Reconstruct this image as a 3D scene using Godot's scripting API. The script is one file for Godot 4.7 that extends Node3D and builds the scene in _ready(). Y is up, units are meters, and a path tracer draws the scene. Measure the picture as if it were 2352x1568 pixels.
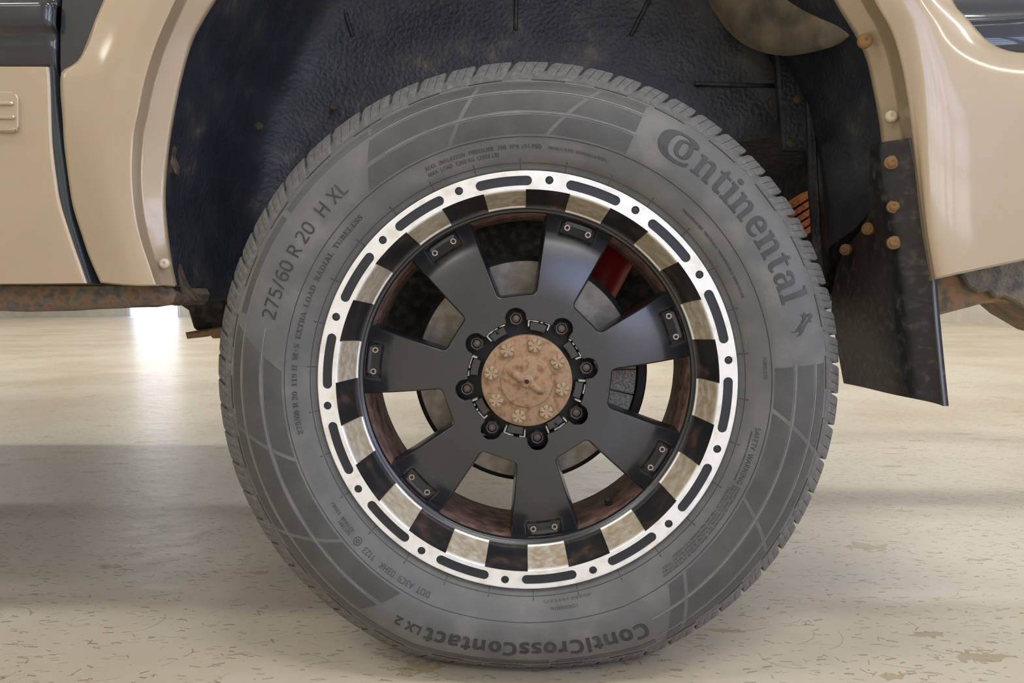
extends Node3D

const HUB := Vector3(0, 0.398, 0)      # wheel centre, the outer lip of the rim is the plane z = 0
const SPOKE := 70.9                    # angle of the first spoke, degrees
var mats := {}
var rng := RandomNumberGenerator.new()

# ------------------------------------------------------------------ materials
func noise_tex(freq: float, colors: Array, octaves := 4, size := 512, sd := 1, kind := FastNoiseLite.TYPE_SIMPLEX_SMOOTH) -> NoiseTexture2D:
	var n := FastNoiseLite.new()
	n.noise_type = kind
	n.seed = sd
	n.frequency = freq
	n.fractal_octaves = octaves
	var t := NoiseTexture2D.new()
	t.width = size
	t.height = size
	t.seamless = true
	t.noise = n
	if colors.size():
		var g := Gradient.new()
		var off := PackedFloat32Array()
		var col := PackedColorArray()
		for i in colors.size():
			off.append(colors[i][0])
			col.append(colors[i][1])
		g.offsets = off
		g.colors = col
		t.color_ramp = g
	return t

func c8(r: int, g: int, b: int) -> Color:
	return Color(r / 255.0, g / 255.0, b / 255.0)

func plain_mat(called: String, col: Color, rough: float, metal := 0.0) -> StandardMaterial3D:
	var m := StandardMaterial3D.new()
	m.resource_name = called
	m.albedo_color = col
	m.roughness = rough
	m.metallic = metal
	mats[called] = m
	return m

# colours: ramp of the noise; tile: metres covered by one repeat
func noisy_mat(called: String, ramp: Array, freq: float, tile: float, rough: float, metal := 0.0, bump := 0.0, bump_freq := 0.05, sd := 1) -> StandardMaterial3D:
	var m := plain_mat(called, Color.WHITE, rough, metal)
	m.albedo_texture = noise_tex(freq, ramp, 5, 512, sd)
	m.uv1_triplanar = true
	m.uv1_scale = Vector3.ONE / tile
	if bump > 0.0:
		m.heightmap_enabled = true
		m.heightmap_texture = noise_tex(bump_freq, [], 4, 512, sd + 7)
		m.heightmap_scale = bump
	return m

# ------------------------------------------------------------------ nodes
func obj(called: String, st: SurfaceTool, m: String, parent: Node = self) -> MeshInstance3D:
	var o := MeshInstance3D.new()
	o.name = called
	o.mesh = st.commit()
	o.material_override = mats[m]
	o.cast_shadow = GeometryInstance3D.SHADOW_CASTING_SETTING_ON
	parent.add_child(o, true)
	return o

func again(called: String, source: MeshInstance3D, parent: Node, t: Transform3D) -> MeshInstance3D:
	var o := MeshInstance3D.new()
	o.name = called
	o.mesh = source.mesh
	o.material_override = source.material_override
	parent.add_child(o, true)
	o.transform = t
	return o

func tag(o: Node, label: String, category: String, group := "") -> Node:
	o.set_meta("label", label)
	o.set_meta("category", category)
	if group:
		o.set_meta("group", group)
	return o

func struct(called: String, st: SurfaceTool, m: String, label: String) -> MeshInstance3D:
	var o := obj(called, st, m)
	o.set_meta("kind", "structure")
	o.set_meta("label", label)
	o.set_meta("category", called.split("_")[0])
	return o

# ------------------------------------------------------------------ mesh helpers (front faces clockwise)
func mb() -> SurfaceTool:
	var st := SurfaceTool.new()
	st.begin(Mesh.PRIMITIVE_TRIANGLES)
	return st

func done(st: SurfaceTool) -> SurfaceTool:
	st.generate_normals()
	return st

func tri(st: SurfaceTool, a: Vector3, b: Vector3, c: Vector3) -> void:
	st.add_vertex(a)
	st.add_vertex(b)
	st.add_vertex(c)

func quad(st: SurfaceTool, a: Vector3, b: Vector3, c: Vector3, d: Vector3) -> void:
	if not a.is_equal_approx(b) and not b.is_equal_approx(c):
		tri(st, a, b, c)
	if not c.is_equal_approx(d) and not d.is_equal_approx(a):
		tri(st, a, c, d)

# rows of points; as seen from the front each row lies below/inside the one before it and runs counter-clockwise
func grid(st: SurfaceTool, rows: Array, group := 0, flip := false, closed := false) -> void:
	st.set_smooth_group(group)
	for i in rows.size() - 1:
		var p: PackedVector3Array = rows[i]
		var q: PackedVector3Array = rows[i + 1]
		var n := p.size()
		for j in (n if closed else n - 1):
			var k := (j + 1) % n
			if flip:
				quad(st, p[j], p[k], q[k], q[j])
			else:
				quad(st, p[j], q[j], q[k], p[k])

func polar(r: float, deg: float, z: float) -> Vector3:
	var a := deg_to_rad(deg)
	return Vector3(r * cos(a), r * sin(a), z) * 0.001

# turned shape around the z axis; profile in millimetres [r, z] from the outside inwards; breaks: indices where the crease stays sharp
func lathe(st: SurfaceTool, profile: Array, n := 96, breaks := [], flip := false, group := 0, a0 := 0.0, a1 := 360.0) -> void:
	var rows := []
	var full := is_equal_approx(a1 - a0, 360.0)
	for p in profile:
		var row := PackedVector3Array()
		for j in (n if full else n + 1):
			row.append(polar(p[0], a0 + (a1 - a0) * j / n, p[1]))
		rows.append(row)
	var start := 0
	var g := group
	for b in breaks + [profile.size() - 1]:
		grid(st, rows.slice(start, b + 1), g, flip, full)
		start = b
		g += 1

# a block between two radii and two angles, front at z1, back at z0, with chamfered front edges (millimetres, degrees)
func sector_block(st: SurfaceTool, r0: float, r1: float, a0: float, a1: float, z0: float, z1: float, bev := 0.6, n := 6) -> void:
	var loop := func(inset: float, z: float) -> PackedVector3Array:
		var p := PackedVector3Array()
		for i in n + 1:
			var t := float(i) / n
			var da := rad_to_deg(inset / r1)
			p.append(polar(r1 - inset, lerpf(a0 + da, a1 - da, t), z))
		for i in n + 1:
			var t := float(i) / n
			var da := rad_to_deg(inset / r0)
			p.append(polar(r0 + inset, lerpf(a1 - da, a0 + da, t), z))
		return p
	var l0: PackedVector3Array = loop.call(0.0, z0)
	var l1: PackedVector3Array = loop.call(0.0, z1 - bev)
	var l2: PackedVector3Array = loop.call(bev, z1)
	st.set_smooth_group(-1)
	var m := l0.size()
	for i in m:
		var k := (i + 1) % m
		quad(st, l0[i], l1[i], l1[k], l0[k])
		quad(st, l1[i], l2[i], l2[k], l1[k])
	for i in n:
		quad(st, l2[i], l2[m - 1 - i], l2[m - 2 - i], l2[i + 1])

func box(st: SurfaceTool, c: Vector3, s: Vector3, bev := 0.0, basis := Basis()) -> void:
	st.set_smooth_group(-1)
	var h := s / 2
	var loop := func(ix: float, z: float) -> Array:
		return [Vector3(h.x - ix, h.y - ix, z), Vector3(-h.x + ix, h.y - ix, z), Vector3(-h.x + ix, -h.y + ix, z), Vector3(h.x - ix, -h.y + ix, z)]
	var loops := [loop.call(bev, -h.z), loop.call(0.0, -h.z + bev), loop.call(0.0, h.z - bev), loop.call(bev, h.z)]
	for l in loops:
		for i in 4:
			l[i] = c + basis * l[i]
	for k in 3:
		for i in 4:
			var j := (i + 1) % 4
			quad(st, loops[k][i], loops[k + 1][i], loops[k + 1][j], loops[k][j])
	var f: Array = loops[3]
	quad(st, f[0], f[3], f[2], f[1])
	f = loops[0]
	quad(st, f[0], f[1], f[2], f[3])

func area2(p: PackedVector2Array) -> float:
	var s := 0.0
	for i in p.size():
		s += p[i].cross(p[(i + 1) % p.size()])
	return s

# a plate whose outline lies in the xy plane: front at z1, back at z0, chamfer bev
func plate(st: SurfaceTool, outline: PackedVector2Array, z0: float, z1: float, bev := 0.001) -> void:
	var p := outline.duplicate()
	if area2(p) < 0:
		p.reverse()
	var n := p.size()
	var q := PackedVector2Array()
	for i in n:
		var e0 := (p[i] - p[(i + n - 1) % n]).normalized()
		var e1 := (p[(i + 1) % n] - p[i]).normalized()
		var nn := Vector2(-e0.y - e1.y, e0.x + e1.x).normalized()
		var k := maxf(0.35, nn.dot(Vector2(-e1.y, e1.x)))
		q.append(p[i] + nn * bev / k)
	var v := func(a: Vector2, z: float) -> Vector3: return Vector3(a.x, a.y, z)
	st.set_smooth_group(-1)
	for i in n:
		var j := (i + 1) % n
		quad(st, v.call(p[i], z0), v.call(p[i], z1 - bev), v.call(p[j], z1 - bev), v.call(p[j], z0))
		quad(st, v.call(p[i], z1 - bev), v.call(q[i], z1), v.call(q[j], z1), v.call(p[j], z1 - bev))
	for pair in [[q, z1, false], [p, z0, true]]:
		var big := PackedVector2Array()
		for a in pair[0]:
			big.append(a * 1000.0)
		var ids := Geometry2D.triangulate_polygon(big)
		for t in range(0, ids.size(), 3):
			var a: Vector2 = pair[0][ids[t]]
			var b: Vector2 = pair[0][ids[t + 1]]
			var c: Vector2 = pair[0][ids[t + 2]]
			var ccw := (b - a).cross(c - a) > 0
			if ccw != pair[2]:
				tri(st, v.call(a, pair[1]), v.call(c, pair[1]), v.call(b, pair[1]))
			else:
				tri(st, v.call(a, pair[1]), v.call(b, pair[1]), v.call(c, pair[1]))

# smooth resampling of a polyline by arc length
func resample(p: PackedVector3Array, n: int) -> PackedVector3Array:
	var fine := PackedVector3Array()
	for i in p.size() - 1:
		var a := p[maxi(i - 1, 0)]
		var d := p[mini(i + 2, p.size() - 1)]
		for k in 8:
			fine.append(p[i].cubic_interpolate(p[i + 1], a, d, k / 8.0))
	fine.append(p[p.size() - 1])
	var len := PackedFloat32Array([0.0])
	for i in fine.size() - 1:
		len.append(len[i] + fine[i].distance_to(fine[i + 1]))
	var out := PackedVector3Array()
	var at := 0
	for k in n:
		var want := len[len.size() - 1] * k / (n - 1)
		while at < fine.size() - 2 and len[at + 1] < want:
			at += 1
		var span := maxf(len[at + 1] - len[at], 1e-9)
		out.append(fine[at].lerp(fine[at + 1], clampf((want - len[at]) / span, 0, 1)))
	return out

func joined(parts: Array, counts: Array) -> PackedVector3Array:
	var out := PackedVector3Array()
	for i in parts.size():
		var piece: PackedVector3Array = parts[i]
		if i > 0:
			piece = PackedVector3Array([parts[i - 1][parts[i - 1].size() - 1]]) + piece
		var r := resample(piece, counts[i])
		out.append_array(r if i == 0 else r.slice(1))
	return out

func between(a: PackedVector3Array, b: PackedVector3Array, t: float, dz := 0.0) -> PackedVector3Array:
	var out := PackedVector3Array()
	for i in a.size():
		out.append(a[i].lerp(b[i], t) + Vector3(0, 0, dz))
	return out

func moved(a: PackedVector3Array, d: Vector3) -> PackedVector3Array:
	return between(a, a, 0.0) if d == Vector3.ZERO else _shift(a, d)

func _shift(a: PackedVector3Array, d: Vector3) -> PackedVector3Array:
	var out := PackedVector3Array()
	for v in a:
		out.append(v + d)
	return out

# rows smoothly interpolated across
func across(rows: Array, steps: int) -> Array:
	var out := []
	for i in rows.size() - 1:
		for k in steps:
			var t := float(k) / steps
			var row := PackedVector3Array()
			for j in rows[i].size():
				row.append(rows[i][j].cubic_interpolate(rows[i + 1][j], rows[maxi(i - 1, 0)][j], rows[mini(i + 2, rows.size() - 1)][j], t))
			out.append(row)
	out.append(rows[rows.size() - 1])
	return out

# a round bar between two points
func bar(st: SurfaceTool, a: Vector3, b: Vector3, r: float, n := 24, group := 0) -> void:
	var d := (b - a).normalized()
	var u := d.cross(Vector3.UP if absf(d.y) < 0.9 else Vector3.RIGHT).normalized()
	var w := d.cross(u)
	var ring := func(c: Vector3, rr: float) -> PackedVector3Array:
		var p := PackedVector3Array()
		for j in n:
			var t := TAU * j / n
			p.append(c + (u * cos(t) + w * sin(t)) * rr)
		return p
	var e := r * 0.12
	grid(st, [ring.call(a, 0.0), ring.call(a, r - e)], group, false, true)
	grid(st, [ring.call(a, r - e), ring.call(a + d * e, r), ring.call(b - d * e, r), ring.call(b, r - e)], group + 1, false, true)
	grid(st, [ring.call(b, r - e), ring.call(b, 0.0)], group + 2, false, true)

# ------------------------------------------------------------------ the tyre surface
# profile of the section, millimetres [r, z]
var prof := [[271, -9], [272.5, -6], [275, -4.5], [278.6, -3], [279.4, -0.6], [290, 3.6], [302, 7], [311, 8.6], [312, 9.1], [320, 9.8], [332, 10], [345, 9], [356, 6.4], [366, 3], [374, -1.2], [381, -6], [386, -10], [392, -15.5], [398, -22], [404, -29.5], [410, -37], [416, -45], [421, -54], [425, -63], [428, -73], [430.5, -86], [432, -105], [432.5, -128]]

func prof_z(r: float) -> float:
	for i in prof.size() - 1:
		if r <= prof[i + 1][0]:
			return lerpf(prof[i][1], prof[i + 1][1], (r - prof[i][0]) / (prof[i + 1][0] - prof[i][0]))
	return -128.0

# the loaded tyre: squashed where it stands on the floor. r, z in millimetres
func squash(r: float, deg: float, z: float) -> Vector3:
	var down := -sin(deg_to_rad(deg))
	if down > 0.5 and r > 272.0:
		var ra := minf(432.5, 398.0 / down)
		var s := (432.5 - ra) / 160.5
		var soft := smoothstep(0.5, 0.93, down)
		var pinch := 0.42 * s
		var bulge := 13.0 * soft * sin(PI * clampf((r - 272.0) / 135.0, 0, 1))
		var rr := 272.0 + (r - 272.0) * (1.0 - pinch) - 2.0 * soft * clampf((r - 272.0) / 150.0, 0, 1)
		var lim := 397.6 / down
		var k := 5.0
		var h := clampf(0.5 + 0.5 * (lim - rr) / k, 0, 1)
		rr = lerpf(lim, rr, h) - k * h * (1 - h)
		return polar(minf(rr, lim), deg, z + bulge if z > -128 else z - bulge)
	return polar(r, deg, z)

func tyre_pt(r: float, deg: float, h := 0.0) -> Vector3:
	var z := prof_z(r)
	var z2 := prof_z(r + 1.0)
	var n := Vector2(-(z2 - z), 1.0).normalized()     # (r, z) outward normal
	return squash(r + n.x * h, deg, z + n.y * h)

# lettering that stands out of the sidewall, read clockwise with the tops outwards
func lettering(text: String, font: Array, a0: float, a1: float, r0: float, r1: float, depth := 0.5) -> SurfaceTool:
	var f := SystemFont.new()
	f.font_names = PackedStringArray([font[0]])
	f.font_weight = font[1]
	var tm := TextMesh.new()
	tm.text = text
	tm.font = f
	tm.font_size = 64
	tm.pixel_size = 1.0
	tm.depth = 1.0
	tm.curve_step = 4.0
	var v: PackedVector3Array = tm.get_mesh_arrays()[Mesh.ARRAY_VERTEX]
	var idx: PackedInt32Array = tm.get_mesh_arrays()[Mesh.ARRAY_INDEX]
	var lo := v[0]
	var hi := v[0]
	for p in v:
		lo = lo.min(p)
		hi = hi.max(p)
	var st := mb()
	st.set_smooth_group(-1)
	var size := hi - lo
	var to_t := func(p: Vector3) -> Vector3: return (p - lo) / size
	if idx.is_empty():
		idx = PackedInt32Array(range(v.size()))
	# long straight strokes are cut up, so that they follow the curved sidewall
	var stack := []
	for i in range(0, idx.size(), 3):
		stack.append([to_t.call(v[idx[i]]), to_t.call(v[idx[i + 1]]), to_t.call(v[idx[i + 2]]), 0])
	var arc := absf(deg_to_rad(a1 - a0)) * r0
	var metric := Vector3(arc, r1 - r0, 0.0)
	while stack.size():
		var q: Array = stack.pop_back()
		var longest := 0
		var far := 0.0
		for e in 3:
			var d: float = ((q[e] - q[(e + 1) % 3]) * metric).length()
			if d > far:
				far = d
				longest = e
		if far > 5.0 and q[3] < 12:
			var p0: Vector3 = q[longest]
			var p1: Vector3 = q[(longest + 1) % 3]
			var p2: Vector3 = q[(longest + 2) % 3]
			var m := (p0 + p1) / 2
			stack.append([p0, m, p2, q[3] + 1])
			stack.append([m, p1, p2, q[3] + 1])
			continue
		for e in 3:
			var t: Vector3 = q[e]
			st.add_vertex(tyre_pt(lerpf(r0, r1, t.y), lerpf(a0, a1, t.x), depth if t.z > 0.5 else -0.4))
	return done(st)

func polar_plate(pts: PackedVector2Array, h: float, n_sub := 1) -> SurfaceTool:
	# pts: (r, degrees); a flat raised patch on the sidewall
	var st := mb()
	st.set_smooth_group(-1)
	var ids := Geometry2D.triangulate_polygon(pts)
	for t in range(0, ids.size(), 3):
		var a := pts[ids[t]]
		var b := pts[ids[t + 1]]
		var c := pts[ids[t + 2]]
		var pa := tyre_pt(a.x, a.y, h)
		var pb := tyre_pt(b.x, b.y, h)
		var pc := tyre_pt(c.x, c.y, h)
		if (pb - pa).cross(pc - pa).z > 0:
			tri(st, pa, pc, pb)
		else:
			tri(st, pa, pb, pc)
	return done(st)

# a raised patch between two radii; left and right borders slant from (outer) to (inner) angles
func tyre_patch(r0: float, r1: float, l_out: float, l_in: float, r_out: float, r_in: float, ra: float, rb: float, h: float, rib := 0.0) -> SurfaceTool:
	# l_* and r_*: angles at radius ra (outer) and rb (inner); a slanted quadrilateral, l > r
	var st := mb()
	var nr := 4
	var na := maxi(4, int(absf(l_out - r_out) / (0.5 if rib > 0 else 1.5)))
	var rows := []
	for i in nr + 1:
		var rr := lerpf(r1, r0, float(i) / nr)
		var t := (ra - rr) / (ra - rb)
		var row := PackedVector3Array()
		for j in na + 1:
			row.append(tyre_pt(rr, lerpf(lerpf(r_out, r_in, t), lerpf(l_out, l_in, t), float(j) / na), h + (rib * (j % 2) if i > 0 and i < nr else 0.0)))
		rows.append(row)
	grid(st, rows, 0)
	# skirt
	var skirt := func(edge: PackedVector3Array, flip: bool) -> void:
		var low := PackedVector3Array()
		for p in edge:
			low.append(p - Vector3(0, 0, 0.0009))
		grid(st, [edge, low], -1, flip)
	skirt.call(rows[0], true)
	skirt.call(rows[nr], false)
	var le := PackedVector3Array()
	var re := PackedVector3Array()
	for i in nr + 1:
		re.append(rows[i][0])
		le.append(rows[i][na])
	skirt.call(re, false)
	skirt.call(le, true)
	return done(st)

# ------------------------------------------------------------------ the scene
func _ready() -> void:
	rng.seed = 7
	var cam := Camera3D.new()
	cam.name = "camera"
	cam.fov = 49.52
	cam.near = 0.02
	cam.far = 200.0
	cam.transform = Transform3D(Basis(Vector3.UP, deg_to_rad(0.9)) * Basis(Vector3.RIGHT, deg_to_rad(-3.17)), Vector3(-0.0042, 0.504, 0.948))
	add_child(cam)
	cam.current = true

	var env := Environment.new()
	var sky := Sky.new()
	var sm := ProceduralSkyMaterial.new()
	sm.sky_top_color = c8(84, 138, 235)
	sm.sky_horizon_color = c8(250, 250, 252)
	sm.sky_curve = 0.25
	sm.ground_bottom_color = c8(150, 148, 142)
	sm.ground_horizon_color = c8(215, 215, 212)
	sm.sky_energy_multiplier = 2.4
	sm.ground_energy_multiplier = 1.6
	sky.sky_material = sm
	env.background_mode = Environment.BG_SKY
	env.sky = sky
	env.tonemap_mode = Environment.TONE_MAPPER_LINEAR
	env.tonemap_exposure = 0.98
	env.sdfgi_enabled = true
	env.ssao_enabled = true
	env.ssil_enabled = true
	var we := WorldEnvironment.new()
	we.name = "world_environment"
	we.environment = env
	add_child(we)

	var sun := DirectionalLight3D.new()
	sun.name = "sun"
	sun.light_energy = 1.2
	sun.light_color = c8(255, 246, 230)
	sun.light_angular_distance = 0.6
	sun.shadow_enabled = true
	sun.rotation_degrees = Vector3(-48, 200, 0)
	add_child(sun)

	make_materials()
	lights(5.2, 8.0)
	room()
	vehicle()
	wheel()

func make_materials() -> void:
	plain_mat("lamp_glow", c8(255, 252, 244), 0.6)
	mats["lamp_glow"].emission_enabled = true
	mats["lamp_glow"].emission = c8(255, 250, 240)
	mats["lamp_glow"].emission_energy_multiplier = 3.0
	plain_mat("lamp_case", c8(225, 225, 225), 0.5)
	noisy_mat("wall_paint", [[0.2, c8(212, 207, 196)], [0.8, c8(222, 218, 208)]], 0.01, 3.0, 0.8)
	plain_mat("ceiling_paint", c8(236, 234, 228), 0.85)
	plain_mat("window_frame", c8(90, 92, 96), 0.5)
	var glass := plain_mat("glass", Color(0.95, 0.98, 1.0, 0.08), 0.03)
	glass.transparency = BaseMaterial3D.TRANSPARENCY_ALPHA
	floor_mat()
	noisy_mat("yard", [[0.2, c8(214, 211, 204)], [0.8, c8(230, 227, 221)]], 0.02, 3.0, 0.9)

	noisy_mat("rubber_line", [[0.2, c8(116, 115, 112)], [0.8, c8(138, 136, 131)]], 0.03, 0.2, 0.6, 0.0, 0.0, 0.1, 37)
	var rub := noisy_mat("rubber", [[0.2, c8(90, 90, 89)], [0.5, c8(97, 97, 95)], [0.8, c8(114, 112, 108)]], 0.01, 0.5, 0.52, 0.0, 0.02, 0.2, 3)
	rub.metallic_specular = 0.45
	noisy_mat("rubber_panel", [[0.2, c8(66, 66, 64)], [0.8, c8(78, 77, 74)]], 0.012, 0.4, 0.5, 0.0, 0.02, 0.2, 4)
	noisy_mat("rubber_letter", [[0.3, c8(48, 47, 46)], [0.8, c8(60, 59, 57)]], 0.02, 0.30, 0.5, 0.0, 0.0, 0.1, 5)
	noisy_mat("rubber_tread", [[0.2, c8(84, 84, 83)], [0.5, c8(98, 97, 95)], [0.8, c8(120, 117, 112)]], 0.03, 0.16, 0.7, 0.0, 0.03, 0.12, 6)
	plain_mat("rubber_dark", c8(44, 43, 42), 0.8)
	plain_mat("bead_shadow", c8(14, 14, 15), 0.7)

	var blk := noisy_mat("black_satin", [[0.3, c8(28, 31, 36)], [0.75, c8(32, 35, 40)]], 0.02, 0.2, 0.27, 0.0, 0.0, 0.1, 8)
	blk.metallic_specular = 0.75
	mats["black_satin"].metallic_specular = 0.75
	noisy_mat("black_dirty", [[0.3, c8(30, 31, 35)], [0.55, c8(40, 39, 40)], [0.72, c8(66, 54, 47)], [0.85, c8(96, 72, 58)]], 0.01, 0.22, 0.45, 0.0, 0.01, 0.1, 9)
	noisy_mat("barrel_dirt", [[0.25, c8(92, 70, 62)], [0.55, c8(142, 110, 97)], [0.8, c8(166, 134, 120)]], 0.014, 0.2, 0.7, 0.0, 0.02, 0.1, 10)
	plain_mat("black_deep", c8(13, 14, 17), 0.55)
	noisy_mat("lip_metal", [[0.15, c8(226, 221, 210)], [0.4, c8(238, 236, 230)], [0.8, c8(244, 243, 239)]], 0.012, 0.2, 0.36, 0.3, 0.0, 0.1, 11)
	noisy_mat("block_metal", [[0.2, c8(172, 154, 126)], [0.5, c8(194, 182, 158)], [0.75, c8(210, 204, 188)]], 0.012, 0.1, 0.45, 0.18, 0.005, 0.25, 12)
	plain_mat("inlay", c8(34, 38, 43), 0.5)
	noisy_mat("bolt_steel", [[0.3, c8(160, 140, 128)], [0.7, c8(205, 194, 184)]], 0.1, 0.03, 0.4, 0.85, 0.0, 0.1, 13)
	plain_mat("socket_dark", c8(58, 44, 38), 0.7)
	plain_mat("nut_black", c8(92, 88, 86), 0.36, 0.3)
	plain_mat("stud", c8(120, 106, 98), 0.5, 0.3)
	noisy_mat("bare_metal", [[0.3, c8(120, 116, 108)], [0.5, c8(206, 200, 188)], [0.8, c8(232, 228, 220)]], 0.06, 0.05, 0.45, 0.35, 0.0, 0.1, 14)
	noisy_mat("hub_rust", [[0.15, c8(118, 88, 64)], [0.4, c8(146, 116, 86)], [0.6, c8(162, 132, 100)], [0.85, c8(142, 122, 100)]], 0.012, 0.09, 0.8, 0.0, 0.03, 0.12, 15)
	noisy_mat("hub_bolt_rust", [[0.2, c8(136, 112, 84)], [0.6, c8(172, 150, 118)], [0.85, c8(146, 136, 120)]], 0.04, 0.04, 0.7, 0.15, 0.0, 0.1, 16)
	noisy_mat("disc_steel", [[0.25, c8(150, 142, 132)], [0.7, c8(172, 166, 157)]], 0.006, 0.1, 0.42, 0.6, 0.0, 0.1, 17)
	noisy_mat("caliper_grey", [[0.2, c8(150, 146, 136)], [0.7, c8(208, 204, 192)]], 0.03, 0.08, 0.8, 0.0, 0.03, 0.15, 18)
	noisy_mat("frame_grey", [[0.2, c8(92, 88, 82)], [0.6, c8(122, 116, 106)], [0.8, c8(140, 116, 90)]], 0.014, 0.25, 0.85, 0.0, 0.1, 0.07, 41)
	noisy_mat("rust_sill", [[0.2, c8(82, 79, 74)], [0.45, c8(108, 101, 90)], [0.62, c8(136, 104, 76)], [0.8, c8(98, 90, 78)]], 0.016, 0.25, 0.85, 0.0, 0.12, 0.07, 42)
	plain_mat("shock_red", c8(178, 44, 36), 0.45)

	var bei := noisy_mat("paint_beige", [[0.3, c8(172, 152, 124)], [0.7, c8(176, 157, 130)]], 0.006, 1.2, 0.34, 0.2, 0.0, 0.1, 19)
	bei.clearcoat_enabled = true
	bei.clearcoat = 0.7
	bei.clearcoat_roughness = 0.08
	var blu := plain_mat("paint_blue", c8(16, 22, 32), 0.3, 0.1)
	blu.clearcoat_enabled = true
	blu.clearcoat = 1.0
	blu.clearcoat_roughness = 0.03
	plain_mat("edge_slate", c8(50, 58, 62), 0.5)
	plain_mat("flap_edge_grey", c8(98, 102, 110), 0.6)
	plain_mat("button_beige", c8(206, 194, 170), 0.5)
	noisy_mat("liner", [[0.2, c8(40, 43, 51)], [0.55, c8(48, 51, 60)], [0.78, c8(64, 64, 67)], [0.95, c8(104, 93, 78)]], 0.012, 0.55, 0.5, 0.0, 0.16, 0.11, 20)
	noisy_mat("liner_dusty", [[0.2, c8(92, 88, 80)], [0.5, c8(128, 118, 102)], [0.8, c8(160, 142, 118)]], 0.012, 0.4, 0.75, 0.0, 0.05, 0.08, 21)
	noisy_mat("flap_rubber", [[0.3, c8(24, 24, 26)], [0.6, c8(40, 38, 36)], [0.85, c8(88, 84, 78)]], 0.03, 0.3, 0.5, 0.0, 0.03, 0.1, 22)
	noisy_mat("rust_bolt", [[0.25, c8(120, 88, 54)], [0.5, c8(164, 126, 80)], [0.8, c8(190, 156, 108)]], 0.06, 0.03, 0.85, 0.0, 0.08, 0.12, 23)
	noisy_mat("rust_frame", [[0.15, c8(94, 86, 76)], [0.4, c8(130, 112, 88)], [0.6, c8(158, 118, 80)], [0.8, c8(132, 122, 108)]], 0.014, 0.25, 0.8, 0.0, 0.12, 0.07, 24)
	noisy_mat("spring_rust", [[0.2, c8(150, 74, 36)], [0.6, c8(196, 112, 62)], [0.85, c8(150, 120, 80)]], 0.03, 0.12, 0.8, 0.0, 0.05, 0.1, 25)
	noisy_mat("chassis_dark", [[0.3, c8(42, 40, 38)], [0.7, c8(78, 72, 66)]], 0.02, 0.3, 0.75, 0.0, 0.08, 0.1, 26)
	noisy_mat("dirt_brown", [[0.2, c8(58, 49, 40)], [0.7, c8(86, 74, 58)]], 0.03, 0.2, 0.9, 0.0, 0.1, 0.1, 27)

func floor_mat() -> void:
	# worn cream floor paint: flaked patches and small dark scuffs
	var n := 2048
	var im := Image.create(n, n, false, Image.FORMAT_RGB8)
	var base := c8(216, 208, 190)
	im.fill(base)
	var flake := FastNoiseLite.new()
	flake.seed = 4
	flake.frequency = 0.02
	flake.fractal_octaves = 3
	var r := RandomNumberGenerator.new()
	r.seed = 11
	for k in 95:      # flaked patches where the old coat shows
		var cx := r.randi_range(60, n - 60)
		var cy := r.randi_range(40, n - 40)
		var w := r.randf_range(8, 44)
		var h := w * r.randf_range(0.25, 0.6)
		var col := c8(196, 186, 152).lerp(c8(188, 176, 150), r.randf())
		for y in range(-int(h * 1.6), int(h * 1.6)):
			for x in range(-int(w * 1.6), int(w * 1.6)):
				var d := sqrt(pow(x / w, 2) + pow(y / h, 2)) + 0.9 * flake.get_noise_2d((cx + x) * 2.2, (cy + y) * 3.0)
				if d < 0.8:
					im.set_pixel(clampi(cx + x, 0, n - 1), clampi(cy + y, 0, n - 1), col if d < 0.72 else c8(168, 156, 130))
	for k in 14000:    # scuffs and hair-thin scratches
		var x := r.randf() * n
		var y := r.randf() * n
		var long := r.randf() < 0.035
		var steps := r.randi_range(20, 70) if long else r.randi_range(3, 15)
		var a := r.randf_range(-0.35, 0.35) if r.randf() < 0.85 else r.randf() * PI
		var bend := r.randf_range(-0.035, 0.035)
		var col := c8(172, 160, 138).lerp(c8(130, 114, 94), r.randf())
		var thick := 1 if long else r.randi_range(1, 3)
		for s in steps:
			x += cos(a)
			y += sin(a)
			a += bend
			for t in thick:
				var px := posmod(int(x), n)
				var py := posmod(int(y) + t, n)
				im.set_pixel(px, py, im.get_pixel(px, py).lerp(col, 0.62))
	var m := plain_mat("floor_paint", Color.WHITE, 0.32)
	m.albedo_texture = ImageTexture.create_from_image(im)
	m.uv1_triplanar = true
	m.uv1_world_triplanar = true
	m.uv1_scale = Vector3(0.42, 0.42, 0.42)
	m.uv1_offset = Vector3(0.13, 0, 0.31)
	m.heightmap_enabled = true
	m.heightmap_texture = noise_tex(0.02, [], 4, 1024, 31)
	m.heightmap_scale = 0.12
	m.detail_enabled = true
	m.detail_blend_mode = BaseMaterial3D.BLEND_MODE_MUL
	m.detail_albedo = noise_tex(0.004, [[0.2, c8(236, 230, 220)], [0.7, c8(255, 254, 252)]], 4, 512, 33)
	m.uv2_triplanar = true
	m.uv2_world_triplanar = true
	m.uv2_scale = Vector3(0.2, 0.2, 0.2)

const RX0 := -16.0
const RX1 := 10.0
const RZ0 := -22.4
const RZ1 := 8.0
const RH := 5.2

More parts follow.
